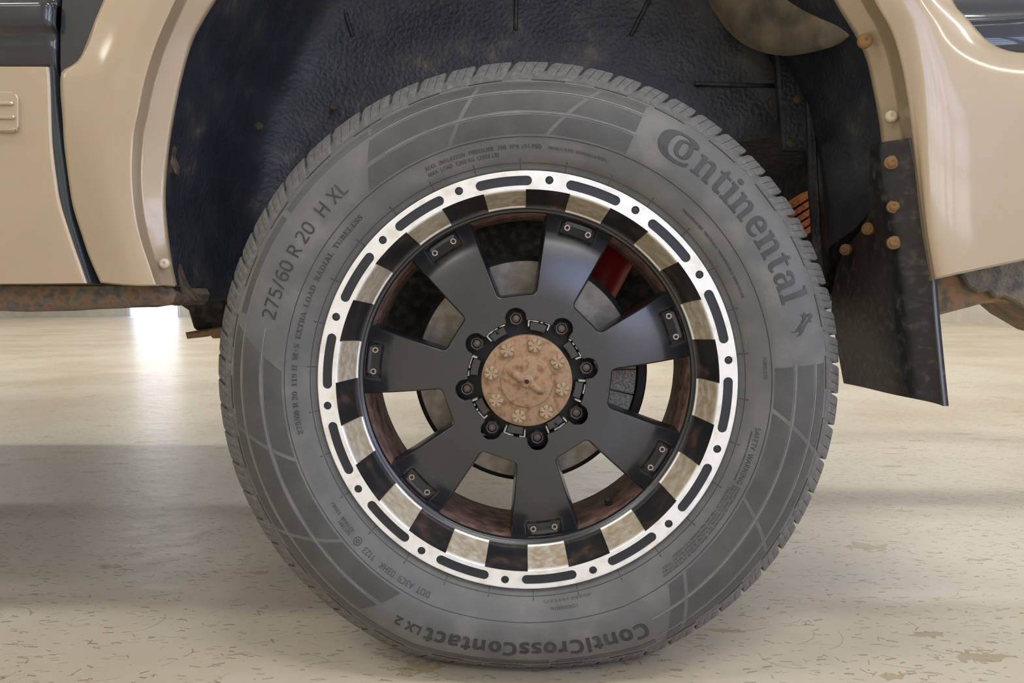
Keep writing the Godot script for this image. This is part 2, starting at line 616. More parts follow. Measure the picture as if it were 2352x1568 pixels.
func lights(height: float, power: float) -> void:
	for ix in 4:
		for iz in 5:
			var p := Vector3(-9.6 + ix * 5.6, height - 0.12, [-18.0, -11.5, -5.0, 1.9, 6.2][iz])
			var root := Node3D.new()
			root.name = "ceiling_light" if ix + iz == 0 else "ceiling_light_%03d" % (ix * 5 + iz)
			add_child(root, true)
			root.position = p
			tag(root, "long white light panel hanging under the garage ceiling", "light", "ceiling lights of the garage")
			var st := mb()
			box(st, Vector3(0, 0.03, 0), Vector3(3.0, 0.08, 0.56), 0.01)
			obj("housing", done(st), "lamp_case", root)
			st = mb()
			box(st, Vector3(0, -0.02, 0), Vector3(2.9, 0.02, 0.46), 0.004)
			obj("diffuser", done(st), "lamp_glow", root)
			var l := AreaLight3D.new()
			l.name = "lamp"
			l.area_size = Vector2(2.9, 0.46)
			l.light_energy = power
			l.light_color = c8(252, 251, 250)
			l.shadow_enabled = true
			l.area_range = 40.0
			l.area_attenuation = 2.0
			l.rotation_degrees = Vector3(-90, 0, 0)
			l.position = Vector3(0, -0.04, 0)
			root.add_child(l)

func room() -> void:
	var st := mb()
	box(st, Vector3((RX0 + RX1) / 2, -0.1, (RZ0 + RZ1) / 2), Vector3(RX1 - RX0 + 0.6, 0.2, RZ1 - RZ0 + 0.6))
	struct("floor", done(st), "floor_paint", "worn cream painted garage floor with flaked patches and scuffs")
	st = mb()
	box(st, Vector3((RX0 + RX1) / 2, RH + 0.1, (RZ0 + RZ1) / 2), Vector3(RX1 - RX0 + 0.6, 0.2, RZ1 - RZ0 + 0.6))
	struct("ceiling", done(st), "ceiling_paint", "white garage ceiling above the vehicle")
	# far wall with a bright doorway
	var dx0 := -12.5
	var dx1 := -11.0
	var zc := RZ0 - 0.15
	st = mb()
	box(st, Vector3((RX0 - 0.3 + dx0) / 2, RH / 2, zc), Vector3(dx0 - RX0 + 0.3, RH, 0.3))
	box(st, Vector3((RX1 + 0.3 + dx1) / 2, RH / 2, zc), Vector3(RX1 + 0.3 - dx1, RH, 0.3))
	box(st, Vector3((dx0 + dx1) / 2, (RH + 2.2) / 2, zc), Vector3(dx1 - dx0, RH - 2.2, 0.3))
	struct("wall_back", done(st), "wall_paint", "cream wall at the far end of the garage")
	st = mb()
	for s in [dx0 - 0.06, dx1 + 0.06]:
		box(st, Vector3(s, 1.13, RZ0 + 0.012), Vector3(0.1, 2.26, 0.024), 0.004)
	box(st, Vector3((dx0 + dx1) / 2, 2.26, RZ0 + 0.012), Vector3(dx1 - dx0 + 0.02, 0.1, 0.024), 0.004)
	struct("door_1", done(st), "lamp_case", "open white doorway letting daylight in under the sill")
	# front wall with a wide window
	var fx0 := 0.9
	var fx1 := 6.6
	var fz := RZ1 + 0.15
	st = mb()
	box(st, Vector3((RX0 - 0.3 + fx0) / 2, RH / 2, fz), Vector3(fx0 - RX0 + 0.3, RH, 0.3))
	box(st, Vector3((RX1 + 0.3 + fx1) / 2, RH / 2, fz), Vector3(RX1 + 0.3 - fx1, RH, 0.3))
	box(st, Vector3((fx0 + fx1) / 2, 0.65, fz), Vector3(fx1 - fx0, 1.3, 0.3))
	box(st, Vector3((fx0 + fx1) / 2, (RH + 4.4) / 2, fz), Vector3(fx1 - fx0, RH - 4.4, 0.3))
	struct("wall_front", done(st), "wall_paint", "cream garage wall behind the camera")
	st = mb()
	for k in 7:
		box(st, Vector3(lerpf(fx0 + 0.04, fx1 - 0.04, k / 6.0), 2.85, fz), Vector3(0.1, 3.1, 0.12), 0.006)
	for k in 5:
		box(st, Vector3((fx0 + fx1) / 2, lerpf(1.34, 4.36, k / 4.0), fz), Vector3(fx1 - fx0, 0.08, 0.12), 0.006)
	var fwin := struct("window_2", done(st), "window_frame", "wide grid window in the wall behind the camera")
	st = mb()
	box(st, Vector3((fx0 + fx1) / 2, 2.85, fz), Vector3(fx1 - fx0 - 0.04, 3.06, 0.006))
	obj("pane", done(st), "glass", fwin)
	st = mb()
	box(st, Vector3(RX0 - 0.15, RH / 2, (RZ0 + RZ1) / 2), Vector3(0.3, RH, RZ1 - RZ0))
	struct("wall_left", done(st), "wall_paint", "cream garage wall beyond the door of the vehicle")
	# right wall with a row of windows towards the front
	st = mb()
	var wx := RX1 + 0.15
	var w0 := 0.4
	var w1 := 7.2
	box(st, Vector3(wx, RH / 2, (RZ0 + w0) / 2), Vector3(0.3, RH, w0 - RZ0))
	box(st, Vector3(wx, RH / 2, (RZ1 + w1) / 2), Vector3(0.3, RH, RZ1 - w1))
	box(st, Vector3(wx, 0.45, (w0 + w1) / 2), Vector3(0.3, 0.9, w1 - w0))
	box(st, Vector3(wx, (RH + 4.6) / 2, (w0 + w1) / 2), Vector3(0.3, RH - 4.6, w1 - w0))
	struct("wall_right", done(st), "wall_paint", "cream garage wall with tall windows beside the rear bumper")
	st = mb()
	for k in 6:
		box(st, Vector3(wx, 2.75, lerpf(w0 + 0.04, w1 - 0.04, k / 5.0)), Vector3(0.12, 3.7, 0.08), 0.006)
	for k in 4:
		box(st, Vector3(wx, lerpf(0.94, 4.56, k / 3.0), (w0 + w1) / 2), Vector3(0.12, 0.08, w1 - w0), 0.006)
	var win := struct("window_1", done(st), "window_frame", "tall garage window in a grey frame in the side wall")
	st = mb()
	box(st, Vector3(wx, 2.75, (w0 + w1) / 2), Vector3(0.006, 3.66, w1 - w0 - 0.04))
	obj("pane", done(st), "glass", win)
	st = mb()
	box(st, Vector3(0, -0.32, 0), Vector3(160, 0.2, 160))
	struct("ground", done(st), "yard", "pale concrete yard outside the garage")

# ------------------------------------------------------------------ the wheel
func wheel() -> void:
	var w := Node3D.new()
	w.name = "wheel"
	add_child(w)
	w.position = Vector3.ZERO
	tag(w, "black seven-spoke alloy wheel with silver checkered rim and dusty tyre", "wheel")
	tire(w)
	rim(w)
	spokes(w)
	nuts(w)

func at_hub(o: Node3D) -> Node3D:
	o.position += HUB
	return o

func tire(w: Node3D) -> void:
	var st := mb()
	var rows := []
	var n := 300
	var groove := func(r: float) -> float: return -8.0 * smoothstep(396.0, 424.0, r) * (1.0 - smoothstep(431.6, 432.5, r))
	for p in prof:
		var row := PackedVector3Array()
		for j in n:
			row.append(tyre_pt(p[0], 360.0 * j / n, groove.call(p[0])))
		rows.append(row)
	for i in range(prof.size() - 2, -1, -1):     # the half that faces away
		var row := PackedVector3Array()
		for j in n:
			row.append(squash(prof[i][0], 360.0 * j / n, -256.0 - prof[i][1]))
		rows.append(row)
	grid(st, rows, 0, true, true)
	# inside of the carcass, so that the tyre is a closed body
	grid(st, [rows[rows.size() - 1], rows[0]], 1, true, true)
	var t := obj("tire", done(st), "rubber", w)
	t.set_meta("label", "dusty grey black tyre standing on the cream floor")
	at_hub(t)
	# shoulder blocks of the tread
	var pitches := []
	var a := 98.7
	var k := 0
	var sizes := [6.5, 6.6, 6.4, 5.5, 5.3, 5.4, 5.6, 5.8, 5.7, 5.1, 4.6, 4.6, 4.7, 4.5, 4.7, 4.6, 4.8, 5.2, 5.6, 5.9]
	var total := 0.0
	var seq := []
	while total < 360.0 - 3.0:
		var s: float = sizes[k % sizes.size()]
		seq.append(s)
		total += s
		k += 1
	for s in seq:
		var d: float = s * 360.0 / total
		obj("tread_block", tread_block(a - d + 0.28, a - 0.28), "rubber_tread", t)
		a -= d
	# raised dashes under the blocks
	a = 98.0
	for i in 30:
		var s2 := tyre_patch(385.2, 386.2, a + 3.2, a + 3.2, a - 3.2, a - 3.2, 387, 384, 0.6)
		obj("shoulder_rib", s2, "rubber_letter", t)
		a -= 12.0
	# decorative panels, three bands, in three groups
	var groups := [
		[[121.6, 129.6], [99.0, 108.0], [75.9, 85.4], [66.2, 66.4]],
		[[167.9, 176.6], [188.6, 198.2], [210.6, 220.2], [232.4, 239.4]],
		[[4.4, 4.2], [-13.4, -6.2], [-35.2, -27.9], [-57.9, -50.2], [-62.0, -55.3]],
	]
	for g in groups:
		for i in g.size() - 1:
			var l = g[i]
			var r = g[i + 1]
			if l[0] < r[0]:
				var sw = l
				l = r
				r = sw
			for band in [[371.0, 381.5], [343.6, 366.0], [314.2, 337.8]]:
				obj("sidewall_panel", tyre_patch(band[0], band[1], l[0] - 0.5, l[1] - 0.5, r[0] + 0.5, r[1] + 0.5, 382.0, 315.0, 0.22, 0.16), "rubber_panel", t)
	for seg in [[144.6, 122.4], [166.6, 145.6], [-85.0, -128.0], [-63.0, -84.0]]:      # the outer band runs on past the lettering
		obj("sidewall_panel", tyre_patch(371.5, 380.5, maxf(seg[0], seg[1]) - 0.4, maxf(seg[0], seg[1]) - 0.4, minf(seg[0], seg[1]), minf(seg[0], seg[1]), 382.0, 371.0, 0.22, 0.12), "rubber_panel", t)
	# thin raised rings and mould lines
	for ring in [[340.2, 341.2], [368.0, 369.0], [383.0, 383.8]]:
		for g in groups:
			var lo: float = minf(g[0][0], g[g.size() - 1][0])
			var hi: float = maxf(g[0][0], g[g.size() - 1][0])
			obj("raised_line", tyre_patch(ring[0], ring[1], hi, hi, lo, lo, ring[1], ring[0], 0.55), "rubber_line", t)
	st = mb()
	lathe_ring(st, 310.6, 311.3, 0.35)
	obj("raised_line", done(st), "rubber_letter", t)
	st = mb()
	lathe_ring(st, 279.6, 280.2, 0.35)
	obj("raised_line", done(st), "rubber_letter", t)
	for i in 30:
		var b := 103.8 - 12.0 * i
		obj("vent_line", tyre_patch(272.4, 279.2, b + 0.07, b + 0.07, b - 0.07, b - 0.07, 283, 271, 0.3), "rubber_dark", t)
		obj("vent_spot", tyre_patch(281.6, 285.0, b + 0.12, b + 0.12, b - 0.12, b - 0.12, 285, 281, 0.7), "rubber_letter", t)
	# lettering
	var sans := ["Droid Sans", 700]
	var thin := ["Droid Sans", 400]
	var serif := ["Droid Serif", 700]
	var words := [
		["275/60 R 20  H XL", thin, 165.8, 132.6, 331.0, 349.5, 0.9], 
		["275/60 R 20  119 H  M+S  EXTRA  LOAD  RADIAL  TUBELESS", serif, -167.2 + 360.0, 134.6, 294.8, 302.4, 0.5],
		["MAX  INFLATION  PRESSURE  350  KPA  (51 PSI)", thin, 115.2, 86.6, 296.2, 302.0, 0.5],
		["MAX  LOAD  1360 KG  (2998 LB)", thin, 115.3, 97.0, 288.4, 294.0, 0.5],
		["TREAD 5 PLIES  SIDEWALL 2 PLIES", thin, 85.0, 70.5, 297.0, 300.4, 0.4],
		["C", serif, 62.0, 53.8, 332.5, 372.5, 0.7], ["o", serif, 58.3, 54.4, 341.5, 365.5, 0.7],
		["ntinental", serif, 52.9, 17.2, 336.6, 375.0, 0.7],
		["SAFETY  WARNING", thin, -10.8, -25.4, 297.6, 303.6, 0.5],
		["SERIOUS INJURY MAY RESULT FROM TYRE FAILURE", thin, -12.0, -25.0, 292.6, 295.0, 0.4],
		["MOUNT ONLY ON APPROVED RIMS  NEVER EXCEED 40 PSI TO SEAT BEADS", thin, -26.2, -54.6, 302.0, 304.6, 0.4],
		["FOLLOW OWNERS MANUAL OR PLACARD IN VEHICLE WHEN FITTING", thin, -26.2, -54.2, 298.4, 301.0, 0.4],
		["ONLY SPECIALLY TRAINED PERSONS SHOULD MOUNT TYRES", thin, -26.2, -53.6, 294.8, 297.4, 0.4],
		["EXPLOSION OF TYRE AND RIM ASSEMBLY IS POSSIBLE", thin, -27.2, -50.0, 291.2, 293.8, 0.4],
		["ContiCrossContact", sans, -63.6, -112.2, 338.0, 363.0, 0.9], ["LX 2", sans, -113.2, -119.2, 341.0, 354.0, 0.8],
		["DOT  A3C9  03HK", thin, -114.6, -129.0, 297.0, 304.6, 0.6], ["1123", thin, -131.0, -134.4, 297.0, 304.6, 0.6],
		["0211891", thin, -139.4, -143.6, 299.4, 303.6, 0.5], ["023898  12982", thin, -139.4, -148.4, 294.0, 298.0, 0.5],
		["CONTINENTAL", thin, -77.0, -84.2, 293.6, 297.4, 0.4], ["46382 (44127)", thin, -73.0, -85.5, 284.6, 288.2, 0.4],
		["TREADWEAR 680  TRACTION A  TEMPERATURE B  MADE IN USA", thin, 48.4, 21.8, 293.4, 296.4, 0.5],
		["TUBELESS", thin, 6.6, 1.2, 301.0, 305.0, 0.4],
		["FOR NORMAL AND DIRECTION OF ROTATION", thin, -75.5, -107.0, 376.5, 379.0, 0.4],
	]
	for q in words:
		obj("raised_lettering", lettering(q[0], q[1], q[2], q[3], q[4], q[5], q[6]), "rubber_letter", t)
	# circled mark beside the date code and the rearing horse emblem
	st = mb()
	for ring in [[5.4, 4.4], [2.4, 1.2]]:
		var rr := []
		for r in ring:
			var row := PackedVector3Array()
			for j in 24:
				var f := TAU * j / 24
				row.append(tyre_pt(299.6 + r * sin(f), -136.9 + rad_to_deg(r * cos(f) / 299.6), 0.6))
			rr.append(row)
		grid(st, rr, -1, true, true)
	obj("raised_mark", done(st), "rubber_letter", t)
	var horse := polar_plate(PackedVector2Array([Vector2(361.1, 15.40), Vector2(361.4, 14.60), Vector2(365.5, 13.90), Vector2(371.3, 14.10), Vector2(374.0, 13.30), Vector2(369.5, 12.80), Vector2(370.6, 12.30), Vector2(364.4, 12.30), Vector2(359.4, 11.60), Vector2(355.5, 10.70), Vector2(352.3, 10.20), Vector2(344.5, 10.00), Vector2(351.2, 10.60), Vector2(349.7, 11.10), Vector2(343.9, 10.90), Vector2(337.1, 11.40), Vector2(343.9, 11.20), Vector2(349.0, 11.80), Vector2(355.3, 12.70), Vector2(359.3, 13.60), Vector2(355.0, 14.50), Vector2(361.2, 14.00)]), 0.7)
	var ho := obj("horse_emblem", horse, "rubber_letter", t)
	ho.set_meta("label", "raised rearing horse emblem after the large lettering")

func lathe_ring(st: SurfaceTool, r0: float, r1: float, h: float) -> void:
	var rows := []
	for q in [[r1 + 0.3, -0.2], [r1, h], [r0, h], [r0 - 0.3, -0.2]]:
		var row := PackedVector3Array()
		for j in 360:
			row.append(tyre_pt(q[0], j, q[1]))
		rows.append(row)
	grid(st, rows, -1, false, true)

func tread_block(a0: float, a1: float) -> SurfaceTool:
	var st := mb()
	var radii := [432.3, 430.5, 428.0, 425.0, 421.0, 416.0, 410.0, 404.0, 398.0, 392.0, 388.0]
	var cuts := [[0.0, 0.325], [0.345, 0.655], [0.675, 1.0]]
	var skew := func(r: float) -> float: return 1.9 * clampf((426.0 - r) / 36.0, 0, 1)
	var deep := func(r: float) -> float: return -8.2 * smoothstep(396.0, 424.0, r)
	for c in cuts:
		var b0: float = lerpf(a0, a1, c[0])
		var open0 := 0.34 if c[0] == 0.0 else 0.0
		var open1 := 0.34 if c[1] == 1.0 else 0.0
		var b1: float = lerpf(a0, a1, c[1])
		var rows := []
		var left := PackedVector3Array()
		var left_low := PackedVector3Array()
		var right := PackedVector3Array()
		var right_low := PackedVector3Array()
		for r in radii:
			var s: float = skew.call(r)
			var d: float = deep.call(r)
			var chip := 0.1
			var mouth := smoothstep(414.0, 425.0, r)
			var e0: float = b0 + s + open0 * mouth
			var e1: float = b1 + s - open1 * mouth
			rows.append(PackedVector3Array([tyre_pt(r, e0, -0.5 if c[0] == 0.0 else 0.1), tyre_pt(r, e0 + chip, 0.25), tyre_pt(r, (e0 + e1) / 2, 0.25), tyre_pt(r, e1 - chip, 0.25), tyre_pt(r, e1, -0.5 if c[1] == 1.0 else 0.1)]))
			right.append(rows[-1][0])
			left.append(rows[-1][4])
			right_low.append(tyre_pt(r, e0, d - 0.8))
			left_low.append(tyre_pt(r, e1, d - 0.8))
		grid(st, rows, 1)
		grid(st, [right, right_low], 2)
		grid(st, [left, left_low], 3, true)
		grid(st, [rows[rows.size() - 1], _shift(rows[rows.size() - 1], Vector3(0, 0, -0.002))], 4)
	return done(st)

func rim(w: Node3D) -> void:
	var st := mb()
	lathe(st, [[247.4, -2.6], [246.8, -6], [241.5, -32], [236.2, -58], [234.6, -60.2], [231.6, -60.6]], 168, [3, 4])
	var r := obj("rim", done(st), "black_dirty", w)
	r.set_meta("label", "deep dish rim with alternating silver and black blocks")
	at_hub(r)
	st = mb()
	lathe(st, [[232.5, -60.4], [230.8, -60.8], [229.8, -62.2], [228.4, -63.9], [226.6, -64.6], [225.7, -65.6], [225.4, -72]], 168, [])
	obj("step_ring", done(st), "black_satin", r)
	st = mb()
	lathe(st, [[225.4, -72], [224.2, -100], [223.6, -135], [225.2, -172], [229.5, -198], [235, -222], [237.6, -238], [238.4, -250]], 168, [])
	lathe(st, [[262, -252], [238.4, -250]], 168, [], true, 5)
	lathe(st, [[238.4, -250], [262, -252], [262, -240]], 168, [], false, 7)
	obj("barrel", done(st), "barrel_dirt", r)
	# gap between lip and tyre
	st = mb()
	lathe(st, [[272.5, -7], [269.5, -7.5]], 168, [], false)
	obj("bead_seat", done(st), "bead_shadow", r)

	# silver lip with its slots and round pits cut through
	st = mb()
	lathe(st, [[269.2, 0], [270.0, -0.2], [270.6, -0.9], [270.8, -2.2], [270.4, -8]], 252, [], true)
	var slot_r := 257.8
	var hw := 6.1
	var pit_r := 259.6
	var pr := 5.2
	var floors := []
	for k in 14:
		for side in [-1.0, 1.0]:
			var a_s := SPOKE + k * 360.0 / 14.0
			var a_d: float = a_s + side * 180.0 / 14.0
			var slot := PackedVector2Array()
			var cap: float = side * (8.0 - rad_to_deg(hw / slot_r))
			for i in 9:
				slot.append(Vector2(slot_r - hw, a_s + cap * i / 8.0))
			for i in range(1, 12):
				var f := -PI / 2 + PI * i / 12.0
				slot.append(Vector2(slot_r + hw * sin(f), a_s + cap + side * rad_to_deg(hw * cos(f) / slot_r)))
			for i in 9:
				slot.append(Vector2(slot_r + hw, a_s + cap * (8 - i) / 8.0))
			var pit := PackedVector2Array()
			for i in 13:
				var f := PI / 2 - PI * i / 12.0
				pit.append(Vector2(pit_r + pr * sin(f), a_d - side * rad_to_deg(pr * cos(f) / pit_r)))
			var loop := PackedVector2Array()
			for i in 10:
				loop.append(Vector2(269.2, lerpf(a_s, a_d, i / 9.0)))
			loop.append_array(pit)
			for i in 10:
				loop.append(Vector2(246.9, lerpf(a_d, a_s, i / 9.0)))
			loop.append_array(slot)
			var flat := PackedVector2Array()
			for p in loop:
				var v := polar(p.x, p.y, 0)
				flat.append(Vector2(v.x, v.y))
			st.set_smooth_group(-1)
			var big := PackedVector2Array()
			for p in flat:
				big.append(p * 1000.0)
			var ids := Geometry2D.triangulate_polygon(big)
			for t in range(0, ids.size(), 3):
				var p0 := flat[ids[t]]
				var p1 := flat[ids[t + 1]]
				var p2 := flat[ids[t + 2]]
				if (p1 - p0).cross(p2 - p0) > 0:
					var sw := p1
					p1 = p2
					p2 = sw
				tri(st, Vector3(p0.x, p0.y, 0), Vector3(p1.x, p1.y, 0), Vector3(p2.x, p2.y, 0))
			for edge in [slot, pit]:
				var top := PackedVector3Array()
				var low := PackedVector3Array()
				for p in edge:
					top.append(polar(p.x, p.y, 0))
					low.append(polar(p.x, p.y, -1.7))
				grid(st, [top, low], 20, side > 0)
	# the machined ends of the silver blocks belong to the same cut
	for k in 14:
		var c := SPOKE + k * 360.0 / 14.0
		lathe(st, [[247.2, 0], [246.2, -0.2], [245.4, -0.9], [244.9, -2.4], [244.5, -4.2]], 8, [], false, 30, c - 6.25, c + 6.25)
		lathe(st, [[233.3, -57.0], [232.6, -57.6], [231.0, -58.0], [230.9, -59.0], [233, -61]], 8, [], false, 40, c - 6.2, c + 6.2)
	var lip := obj("rim_lip", done(st), "lip_metal", r)
	lip.set_meta("label", "bright machined silver lip around the rim")
	for k in 14:
		var c := SPOKE + k * 360.0 / 14.0
		st = mb()
		lathe(st, [[244.6, -4.0], [239.1, -30], [233.2, -57.2]], 8, [], false, 0, c - 6.2, c + 6.2)
		for s in [-6.2, 6.2]:
			var top := PackedVector3Array([polar(246.9, c + s, -0.2), polar(244.6, c + s, -4), polar(239.1, c + s, -30), polar(233.2, c + s, -57.2), polar(231.2, c + s, -58.6)])
			var low := PackedVector3Array([polar(248, c + s * 1.02, -3), polar(247, c + s * 1.02, -6), polar(241.8, c + s * 1.02, -31), polar(236.4, c + s * 1.02, -58), polar(235, c + s * 1.02, -61)])
			grid(st, [top, low], 5, s > 0)
		obj("silver_block", done(st), "block_metal", r)
		# slot inlay and pit
		st = mb()
		sector_block(st, slot_r - hw - 0.6, slot_r + hw + 0.6, c - 8.1, c + 8.1, -4.0, -1.5, 0.2, 10)
		obj("slot_inlay", done(st), "inlay", r)
		st = mb()
		lathe(st, [[5.6, -3], [5.1, -1.9], [3.4, -1.3], [0.01, -1.0]], 20)
		var pit_o := obj("round_pit", done(st), "inlay", r)
		pit_o.position = polar(pit_r, c + 180.0 / 14.0, 0)
	# valve
	st = mb()
	var v0 := PackedVector3Array([Vector3(0.1251, 0.1960, -0.14), Vector3(0.1178, 0.2161, -0.105)])
	bar(st, v0[0], v0[1], 0.0055, 20)
	bar(st, v0[1], v0[1] + (v0[1] - v0[0]).normalized() * 0.012, 0.0042, 20, 6)
	var va := obj("valve_stem", done(st), "rubber_dark", w)
	va.set_meta("label", "short black rubber valve in the lower rim")

func spoke_z(r: float, u: float) -> float:
	# height of the spoke face; r radius, u distance across, millimetres
	var z := -47.5
	if r > 110.0:
		z -= 0.00172 * pow(r - 110.0, 2.0)
	var near := smoothstep(186.0, 206.0, r)
	z -= 1.0 * near
	# recessed pad for the two bolts
	var du := maxf(absf(u) - 22.0, 0.0)
	var dr := maxf(203.5 - r, 0.0)
	var d := sqrt(du * du + dr * dr)
	z -= 4.0 * (1.0 - smoothstep(0.0, 4.0, d)) if r > 195.0 else 0.0
	# ridge that closes the pad towards the rim
	z += 3.2 * smoothstep(218.0, 219.6, r) * (1.0 - smoothstep(221.0, 222.6, r)) * (1.0 - smoothstep(18.0, 21.0, absf(u)))
	return z

func spokes(w: Node3D) -> void:
	var cols := 72
	var half := 180.0 / 7.0
	# border of one window from its inner middle round the corner and out along the spoke
	var border := PackedVector2Array()
	for i in 10:
		border.append(Vector2(112.6 + 1.2 * sin(PI * 0.5 * (1 - i / 9.0)) * -1.0, lerpf(half, 17.2, i / 9.0)))
	for i in range(1, 11):
		var t := i / 10.0
		var p := Vector2(112.6, 17.2).lerp(Vector2(112.6, 11.7), t).lerp(Vector2(112.6, 11.7).lerp(Vector2(124.0, 11.9), t), t)
		border.append(p)
	for i in range(1, 46):
		border.append(Vector2(lerpf(124.0, 225.5, i / 45.0), lerpf(11.9, 11.55, i / 45.0)))
	var nb := border.size()
	var mid := PackedFloat32Array()
	for i in nb:
		mid.append(lerpf(93.0, 121.0, i / 19.0) if i < 20 else lerpf(121.0, 225.5, (i - 19) / 45.0))
	var row_at := func(i: int, k_deg: float) -> PackedVector3Array:
		var row := PackedVector3Array()
		for j in cols + 1:
			var t := 2.0 * j / cols - 1.0
			var e := pow(absf(t), 2.4)
			var r := lerpf(mid[i], border[i].x, e)
			var th := border[i].y * t
			row.append(polar(r, k_deg + th, spoke_z(r, deg_to_rad(th) * r)))
		return row
	var edge := [[0.0, 0.0], [0.7, -0.25], [1.4, -0.9], [1.9, -2.0], [2.2, -3.6], [3.4, -12.0], [4.6, -26.0], [5.0, -34.0]]
	var proto: MeshInstance3D
	for k in 7:
		var sp: MeshInstance3D
		if k == 0:
			var st := mb()
			var rows := []
			for i in range(nb - 1, -1, -1):
				rows.append(row_at.call(i, 0.0))
			grid(st, rows, 1)
			for side in [-1.0, 1.0]:
				var strips := []
				for e in edge:
					var row := PackedVector3Array()
					for i in nb:
						var p := polar(border[i].x, side * border[i].y, 0)
						var q := polar(border[maxi(i - 1, 0)].x, side * border[maxi(i - 1, 0)].y, 0)
						var s := polar(border[mini(i + 1, nb - 1)].x, side * border[mini(i + 1, nb - 1)].y, 0)
						var d := (s - q).normalized()
						if i == 0:
							d = Vector3(0, -side, 0).rotated(Vector3(0, 0, 1), deg_to_rad(side * half))
						var nrm: Vector3 = Vector3(-d.y, d.x, 0) * side
						var z := spoke_z(border[i].x, deg_to_rad(border[i].y) * border[i].x)
						var f: float = e[0]
						if i == 0:
							nrm = Vector3(cos(deg_to_rad(side * half)), sin(deg_to_rad(side * half)), 0)
						row.append(p + nrm * f * 0.001 + Vector3(0, 0, (z + e[1]) * 0.001))
					strips.append(row)
				grid(st, strips, 2, side < 0)
			sp = obj("spoke", done(st), "black_satin", w)
			proto = sp
		else:
			sp = again("spoke", proto, w, Transform3D())
		sp.transform = Transform3D(Basis(Vector3(0, 0, 1), deg_to_rad(SPOKE - k * 360.0 / 7.0)), HUB)
		for s in [-4.05, 4.05]:
			var bolt := bolt_head()
			bolt.position = polar(212.0, s, spoke_z(212.0, 10.0))
			bolt.scale = Vector3(0.86, 0.86, 1.0)
			sp.add_child(bolt, true)
	# the middle of the wheel with its scalloped opening
	var st2 := mb()
	var inner := func(deg: float) -> float:
		var best := 80.6
		for q in 8:
			var d := deg_to_rad(angle_gap(deg, 100.1 + 45.0 * q))
			if absf(d) < 0.17:
				var s := 83.2 * sin(d)
				if absf(s) < 14.8:
					best = maxf(best, 83.2 * cos(d) + sqrt(14.8 * 14.8 - s * s))
		return best
	var total := 7 * cols
	var rows2 := []
	var steps := 7
	for m in steps + 1:
		var row := PackedVector3Array()
		for j in total:
			var deg := SPOKE - half + 360.0 * j / total
			var t := 2.0 * (j % cols) / cols - 1.0
			var outer := lerpf(mid[0], border[0].x, pow(absf(t), 2.4))
			var r: float = lerpf(outer, inner.call(deg), float(m) / steps)
			row.append(polar(r, deg, -47.5))
		rows2.append(row)
	grid(st2, rows2, 1, false, true)
	var walls := []
	for e in [[0.0, 0.0], [0.5, -0.2], [0.9, -0.8], [1.1, -2.0], [1.3, -22.0]]:
		var row := PackedVector3Array()
		for j in total:
			var deg := SPOKE - half + 360.0 * j / total
			row.append(polar(inner.call(deg) - e[0], deg, -47.5 + e[1]))
		walls.append(row)
	grid(st2, walls, 2, false, true)
	var mid_o := obj("center_disc", done(st2), "black_satin", w)
	at_hub(mid_o)
	st2 = mb()
	lathe(st2, [[101, -69], [54, -69]], 96)
	obj("nut_recess", done(st2), "black_deep", mid_o)
	for q in 8:
		var c := 122.6 + 45.0 * q
		var st3 := mb()
		sector_block(st3, 66.0, 77.6, c - 9.0, c + 9.0, -69.0, -55.0, 0.8, 8)
		var tab := obj("raised_tab", done(st3), "black_satin", mid_o)
		if q == 0 or q == 4:
			st3 = mb()
			lathe(st3, [[2.3, -54.9], [2.2, -54.7], [0.01, -54.8]], 16)
			var hole := obj("tab_hole", done(st3), "black_deep", tab)
			hole.position = polar(73.5, c, 0)
		# chipped bare metal along the opening
		st3 = mb()
		var a := c - 10.6
		while a < c + 10.4:
			var d := rng.randf_range(1.2, 3.6)
			if rng.randf() < 0.72:
				sector_block(st3, 77.9 + rng.randf() * 0.8, 80.7, a, minf(a + d, c + 10.6), -66, -47.9 - rng.randf() * 1.2, 0.2, 3)
			a += d
		for s in [-1.0, 1.0]:
			if rng.randf() < 0.8:
				sector_block(st3, 69.0 + rng.randf() * 5.0, 80.0, c + s * 10.4 - 0.75, c + s * 10.4 + 0.75, -66, -49.5, 0.2, 2)
		obj("bare_metal_edge", done(st3), "bare_metal", mid_o)

func angle_gap(a: float, b: float) -> float:
	return fposmod(a - b + 180.0, 360.0) - 180.0

var bolt_mesh: ArrayMesh
func bolt_head() -> MeshInstance3D:
	if bolt_mesh == null:
		var st := mb()
		lathe(st, [[5.0, -2], [5.0, 2.4], [4.6, 3.0], [2.7, 3.0]], 24, [1, 2])
		bolt_mesh = done(st).commit()
		bolt_mesh.surface_set_material(0, mats["bolt_steel"])
		st = mb()
		lathe(st, [[2.7, 3.0], [2.6, 1.4], [0.01, 1.2]], 6, [1], false, 10)
		done(st).commit(bolt_mesh)
		bolt_mesh.surface_set_material(1, mats["socket_dark"])
	var o := MeshInstance3D.new()
	o.name = "spoke_bolt"
	o.mesh = bolt_mesh
	return o

